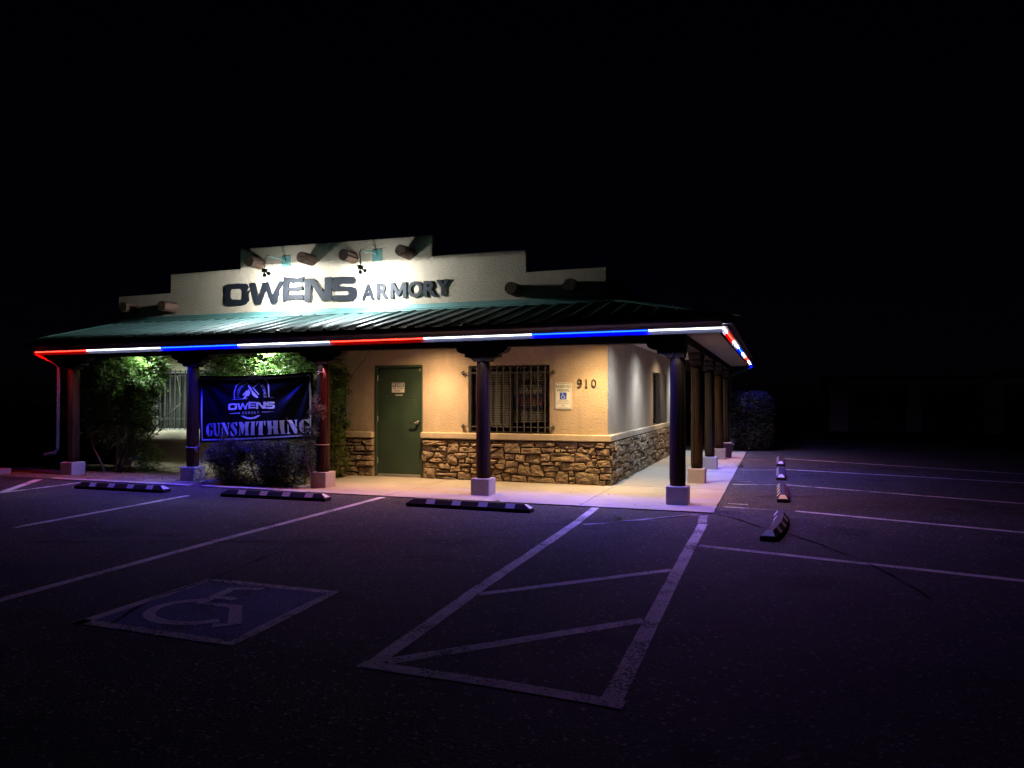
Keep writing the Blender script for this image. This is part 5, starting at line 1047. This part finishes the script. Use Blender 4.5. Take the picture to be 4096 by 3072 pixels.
def branch(mb, p, d, L_, r, depth, rnd, lim=None):
    pts=[Vector(p)]; dd=Vector(d).normalized(); k=5
    for i in range(k):
        dd=(dd+Vector((rnd.uniform(-.25,.25),rnd.uniform(-.25,.25),rnd.uniform(-.05,.2)))).normalized(); q=pts[-1]+dd*L_/k
        if lim: q=lim(q)
        pts.append(q)
    mb.tube(pts,[r*(1-.55*i/k) for i in range(k+1)],6)
    if depth:
        for j in range(2+(depth>1)):
            i = rnd.randint(2,k); branch(mb, pts[i], dd+Vector((rnd.uniform(-.9,.9),rnd.uniform(-.5,.5),rnd.uniform(-.1,.6))), L_*.65, r*.5, depth-1, rnd, lim)
def plant(name,label,cat,loc,stems,crown,mats,trunk_r=.03,seed=1,lim=None,depth=2,h=1.2,group=None):
    t = thing(name,label,cat,loc,0,group); rnd = random.Random(seed); mb = MB()
    for sx,sy,dx,dy,hh in stems: branch(mb,(loc[0]+sx,loc[1]+sy,loc[2]-.03),(dx,dy,1),hh,trunk_r*rnd.uniform(.7,1.1),depth,rnd,lim)
    obj('trunk',mb,M_BARK,t,smooth=True,fix=False)
    o = obj('crown',crown,mats,t)
    return t
lim_p = lambda q: Vector((q.x, min(-.08,max(-1.6,q.y)), min(2.4,q.z)))
cl = lambda P:(P[:,2]<2.49)&(P[:,1]<-.10)&(P[:,2]>.04)
# tall shrub on the left
ells = [((-9.55,-.90,1.78),(.90,.45,.56),5),((-10.40,-1.0,1.80),(.65,.42,.48),1.9),((-8.80,-1.20,1.98),(.42,.26,.36),2.0),((-8.98,-1.20,1.38),(.38,.24,.45),1.6),((-8.95,-1.0,.50),(.20,.22,.42),.6),((-9.85,-1.0,1.05),(.75,.40,.55),1.6),((-9.35,-1.0,.80),(.45,.35,.45),.9),((-10.85,-1.15,1.45),(.35,.3,.30),.5)]
P,D = blob(ells,5200,21,.5,lambda P: cl(P) & (((P[:,0]+9.0)**2*.35+(P[:,1]+.90)**2*.6+(P[:,2]-2.5)**2) > .06) & ((P[:,1]<-.85)|(P[:,0]<-9.35)))
plant('tall_shrub','tall leafy green shrub filling the left end of the porch','shrub',(-9.62,-1.2,0),[(-.06,-.10,-.35,.05,1.5),(.08,0,.02,0,1.3),(.16,.03,.12,0,1.4),(.02,.06,-.05,.1,1.5),(.26,.05,.35,.1,1.3)],leaf_mesh('crown',P,D,RNG.uniform(.10,.20,len(P)),.062,.030,9,3),M_LEAF,.032,4,lim_p)
# vine behind the banner
ells = [((-6.55,-.75,2.05),(1.05,.50,.42),4),((-5.65,-.70,2.05),(.55,.45,.38),1.8),((-5.08,-.50,1.78),(.20,.30,.58),1.1),((-5.04,-.45,1.15),(.13,.25,.42),.5),((-5.6,-.5,1.2),(.7,.3,.7),1.2),((-7.5,-.75,2.05),(.40,.4,.28),.8)]
P,D = blob(ells,2300,5,.45,lambda P: cl(P) & (((P[:,0]+6.1)**2*.5+(P[:,1]+1.05)**2+(P[:,2]-2.5)**2) > .05))
plant('climbing_vine','leafy vine climbing to the porch ceiling behind the banner','vine',(-5.7,-.4,0),[(-.5,0,-.2,-.1,1.9),(.1,0,.1,0,1.9),(.55,.05,.1,0,1.7),(-1.0,0,-.2,0,1.8)],leaf_mesh('crown',P,D,RNG.uniform(.10,.22,len(P)),.072,.030,8,8),M_LEAF_V,.02,6,lim_p,1)
# dark bush under the banner
ells = [((-5.75,-1.85,.30),(.75,.40,.38),4),((-5.05,-1.80,.33),(.50,.38,.42),3),((-6.25,-1.95,.45),(.30,.25,.24),1.0),((-4.62,-1.85,.58),(.16,.22,.40),.8),((-5.5,-2.02,.52),(.7,.12,.12),.8),((-6.15,-2.0,.72),(.12,.06,.10),.10)]
P,D = blob(ells,7000,9,.45,lambda P:(P[:,2]>.02)&((P[:,1]<-1.86)|(P[:,2]<.60)|(P[:,1]>-1.74))&((P[:,2]<.66)|(P[:,0]>-4.75)|(P[:,0]<-6.0)))
D[:,2]+=.5; D/=np.linalg.norm(D,axis=1,keepdims=True)
plant('evergreen_bush','dark scrubby bush growing in front of the banner bottom edge','bush',(-5.45,-1.72,0),[(.0,0,.1,-.1,.6),(-.35,.05,-.3,-.1,.7),(.4,.05,.3,0,.7),(.65,0,.15,-.05,.8),(.2,-.1,0,-.2,.5)],leaf_mesh('crown',P,D,RNG.uniform(.07,.16,len(P)),.032,.015,10,12,0),M_LEAF_D,.022,8,lambda q: Vector((q.x, q.y, min(q.z,.62))),2)
ells = [((-4.40,-1.99,1.32),(.05,.05,.18),1),((-4.35,-1.98,1.24),(.10,.06,.09),1),((-4.47,-1.97,1.18),(.05,.05,.08),.4),((-4.42,-1.98,1.0),(.04,.04,.10),.4)]
P,D = blob(ells,150,14,.3)
plant('leggy_sprig','pale dry sprig sticking up beside the banner right edge','sprig',(-4.47,-1.99,0),[(0,0,.05,0,1.28),(.03,0,.08,0,1.1)],leaf_mesh('crown',P,D,RNG.uniform(.05,.09,len(P)),.030,.018,9,15,0),leafm('sprig_leaf',(.09,.08,.055),(.17,.15,.10),.25),.008,9,None,0)
ells = [((-5.06,-.42,.55),(.22,.22,.22),1.2),((-4.97,-.50,.25),(.20,.22,.24),1.2),((-5.0,-.40,.80),(.12,.15,.16),.4)]
P,D = blob(ells,620,17,.5,lambda P:(P[:,2]>.02)&(P[:,1]<-.14))
plant('small_yellow_bush','small yellow-green bush at the stone wall left of the door','bush',(-4.98,-.42,0),[(0,0,.05,0,.6),(.06,0,.2,-.1,.5)],leaf_mesh('crown',P,D,RNG.uniform(.06,.12,len(P)),.034,.020,8,18,0),M_LEAF_Y,.010,10,None,1)
ells = [((-6.72,-2.02,.20),(.16,.09,.16),1)]
P,D = blob(ells,130,19,.3,lambda P:P[:,2]>.01); D[:,2]+=.9; D/=np.linalg.norm(D,axis=1,keepdims=True)
plant('pedestal_weed','wispy weed growing against the pedestal left of the banner','weed',(-6.74,-2.03,0),[(0,0,.1,0,.30),(-.03,0,-.3,0,.26),(.04,0,.4,0,.28)],leaf_mesh('crown',P,D,RNG.uniform(.05,.12,len(P)),.022,.008,9,20,0),M_LEAF_D,.004,11,None,0)
def tuft(x,y,label,n=46,h=.12,seed=1,m=M_LEAF_Y):
    r = np.random.default_rng(seed); O = np.column_stack([x+r.normal(0,.035,n),y+r.normal(0,.035,n),np.full(n,G+.003)]); D = np.column_stack([r.normal(0,.6,n),r.normal(0,.6,n),np.full(n,1.0)]); D/=np.linalg.norm(D,axis=1,keepdims=True)
    return tag(obj('weed_tuft',leaf_mesh('weed_tuft',O,D,r.uniform(.4,1,n)*h,.022,.006,6,seed,.1),m),label,'weed','weeds in the pavement joints')
tuft(1.955,4.20,'small weed at the sidewalk edge beside the side parking row',90,.17,31)
tuft(.864,-3.37,'tiny weed in the crack at the head of the hatched aisle',36,.07,32)
tuft(-1.05,-2.47,'tiny weed at the sidewalk front edge',24,.06,33)
# clipped hedge at the far end of the side walk
r = np.random.default_rng(23); q = r.uniform(-1,1,(9000,3)); k = (np.abs(q)**4).sum(1)**.25; q = q[k>.05]/k[k>.05][:,None]*(1-.22*r.uniform(0,1,(len(k[k>.05]),1))**1.5)
P = q*np.array([.62,.62,.80])+np.array([1.93,10.0,.77]); P += np.array([[.09*noise.noise(Vector(p)*3),.05*noise.noise(Vector(p)*3+Vector((9,0,0))),.06*noise.noise(Vector(p)*3+Vector((0,9,0)))] for p in P])
D = q+r.normal(0,.5,q.shape); D /= np.linalg.norm(D,axis=1,keepdims=True); kk = (P[:,2]>.02); P = P[kk][:5200]; D = D[kk][:5200]
plant('clipped_hedge','dark rounded hedge bush beyond the far end of the side walkway','hedge',(1.95,10.0,G),[(0,0,0,0,.8),(.2,0,.3,0,.8),(-.2,0,-.3,0,.8)],leaf_mesh('crown',P,D,RNG.uniform(.06,.13,len(P)),.062,.028,7,24,.1),M_LEAF_H,.03,13,None,1)
# dry twigs and leaf litter on the bed
for i,(x,y,a,h,lab) in enumerate(((-6.10,-2.02,.5,.17,'thin bent dry twig standing beside the evergreen bush'),(-7.62,-1.95,-.3,.15,'thin bent dry twig standing left of the second post'))):
    mb = MB().tube([(x,y,-.02),(x+.01,y,h*.5),(x+.03*a*2,y,h*.85),(x+.07*a*2,y,h)],[.004,.004,.003,.002],5); tag(obj('dry_twig',mb,M_BARK),lab,'twig')
r = np.random.default_rng(40); n = 900; xx = r.uniform(-10.6,-4.9,n); yy = r.uniform(-2.2,-.1,n)
O = np.column_stack([xx,yy,[bedz(a,b)+.004 for a,b in zip(xx,yy)]]); D = np.column_stack([r.normal(0,1,n),r.normal(0,1,n),r.uniform(0,.12,n)]); D/=np.linalg.norm(D,axis=1,keepdims=True)
lit = obj('leaf_litter',leaf_mesh('leaf_litter',O,D,np.full(n,.05),.035,.016,3,41,0),leafm('dead_leaf',(.14,.10,.06),(.26,.20,.13),.1)); structure(lit,'stuff'); lit['label']='dead leaves and litter scattered over the planting bed'
n = 110; O = np.column_stack([r.uniform(-4.6,1.7,n),r.uniform(-2.3,-.2,n),np.full(n,.004)]); D = np.column_stack([r.normal(0,1,n),r.normal(0,1,n),r.uniform(0,.1,n)]); D/=np.linalg.norm(D,axis=1,keepdims=True)
lit = obj('walk_litter',leaf_mesh('walk_litter',O,D,np.full(n,.02),.018,.008,2,42,0),bpy.data.materials['dead_leaf']); structure(lit,'stuff'); lit['label']='crumbs of dead leaves on the sidewalk'

r = np.random.default_rng(77); g1 = np.column_stack([1.93+np.abs(r.normal(0,.10,900)), r.uniform(-2.5,8.6,900)]); g2 = np.column_stack([r.uniform(-4.8,1.9,500), -2.46-np.abs(r.normal(0,.05,500))]); g3 = np.column_stack([r.uniform(-6,6,700), r.uniform(-8.5,-2.6,700)])
gp = np.concatenate([g1,g2,g3]); mb = MB()
for gx,gy in gp:
    q = r.uniform(.003,.010); hgt = q*r.uniform(.4,.9); a = r.uniform(0,6.28)
    mb.add([(gx+q*math.cos(a+t)*(1 if t<3 else .7), gy+q*math.sin(a+t), G) for t in (0,1.57,3.14,4.71)]+[(gx,gy,G+hgt)], [(0,1,4),(1,2,4),(2,3,4),(3,0,4)])
gr = obj('grit', mb, mat('pale_grit',(.20,.185,.165),.9,.1), fix=False); structure(gr,'stuff'); gr['label'] = 'loose grit along the sidewalk edge and over the asphalt'

# ------------------------------------------------------------------ planter, low block, rods, storage building
pt = thing('planter_pot','dark tapered square planter standing behind the third side pedestal','planter',(1.50,6.76,0))
pm = MB(); b0,b1,hh = .115,.17,.30
def sq(s,z): return [(1.50-s,6.76-s,z),(1.50+s,6.76-s,z),(1.50+s,6.76+s,z),(1.50-s,6.76+s,z)]
rings = [sq(b0,.0),sq(b1,hh),sq(b1+.018,hh),sq(b1+.018,hh+.035),sq(b1-.015,hh+.035),sq(b1-.02,hh-.03)]
pm.add([p for g in rings for p in g],[(4*i+j,4*i+(j+1)%4,4*i+4+(j+1)%4,4*i+4+j) for i in range(5) for j in range(4)]+[(3,2,1,0)])
obj('pot',pm,M_POT,pt); obj('soil',MB().add(sq(b1-.022,hh-.02),[(0,1,2,3)]),M_SOIL,pt)
tag(obj('concrete_block',MB().box(-12.55,-11.35,-2.22,-1.98,-.03,.10),M_CONC_D,bevel=.012),'low concrete block on the ground at the far left edge','block')
for i,(x,y,h,lab) in enumerate(((1.23,-1.16,.16,'short thin rod standing on the porch roof hip, upper one'),(1.74,-1.66,.20,'slanted thin rod standing near the porch roof corner'))):
    z = roof_z(EAVE-max(x,-y))+.03; tag(obj('roof_rod',MB().tube([(x,y,z),(x+.02+.035*i,y,z+h)],.0055,6),M_ALU),lab,'rod')
sb = thing('storage_building','long low storage building with wide shutter doors in the dark distance','building',(12,23.4,0))
doors = [(5.65,7.99),(8.54,10.83),(11.57,13.9),(14.6,16.9),(17.6,19.9),(20.6,22.9)]
mb = MB(); wall_sheet(mb,4.92,25.0,G,2.30,[(a,b,G,2.03) for a,b in doors],lambda u,v,d:(u,23.4+d,v),.18); obj('wall',mb,M_STORE,sb,fix=False)
obj('side_wall',MB().add([(4.92,30,G),(4.92,23.4,G),(4.92,23.4,2.3),(4.92,30,2.3)],[(0,1,2,3)]),M_STORE,sb,fix=False)
obj('roof',MB().box(4.8,25.1,23.25,30.1,2.301,2.42),M_GUTTER,sb)
for a,b in doors:
    d = MB(); n = 17; vs=[]
    for i in range(n+1):
        z = G+(2.03-G)*i/n
        vs += [(a,23.54,z),(b,23.54,z),(a,23.515,z+.045),(b,23.515,z+.045)]
    fs = []
    for i in range(n): q=4*i; fs += [(q,q+1,q+3,q+2),(q+2,q+3,q+5,q+4)]
    dd = obj('shutter_door',d.add(vs,fs),M_ROLLUP,sb,fix=False)
    obj('pull_handle',MB().box((a+b)/2-.1,(a+b)/2+.1,23.49,23.51,.35,.39),M_STEEL,dd)
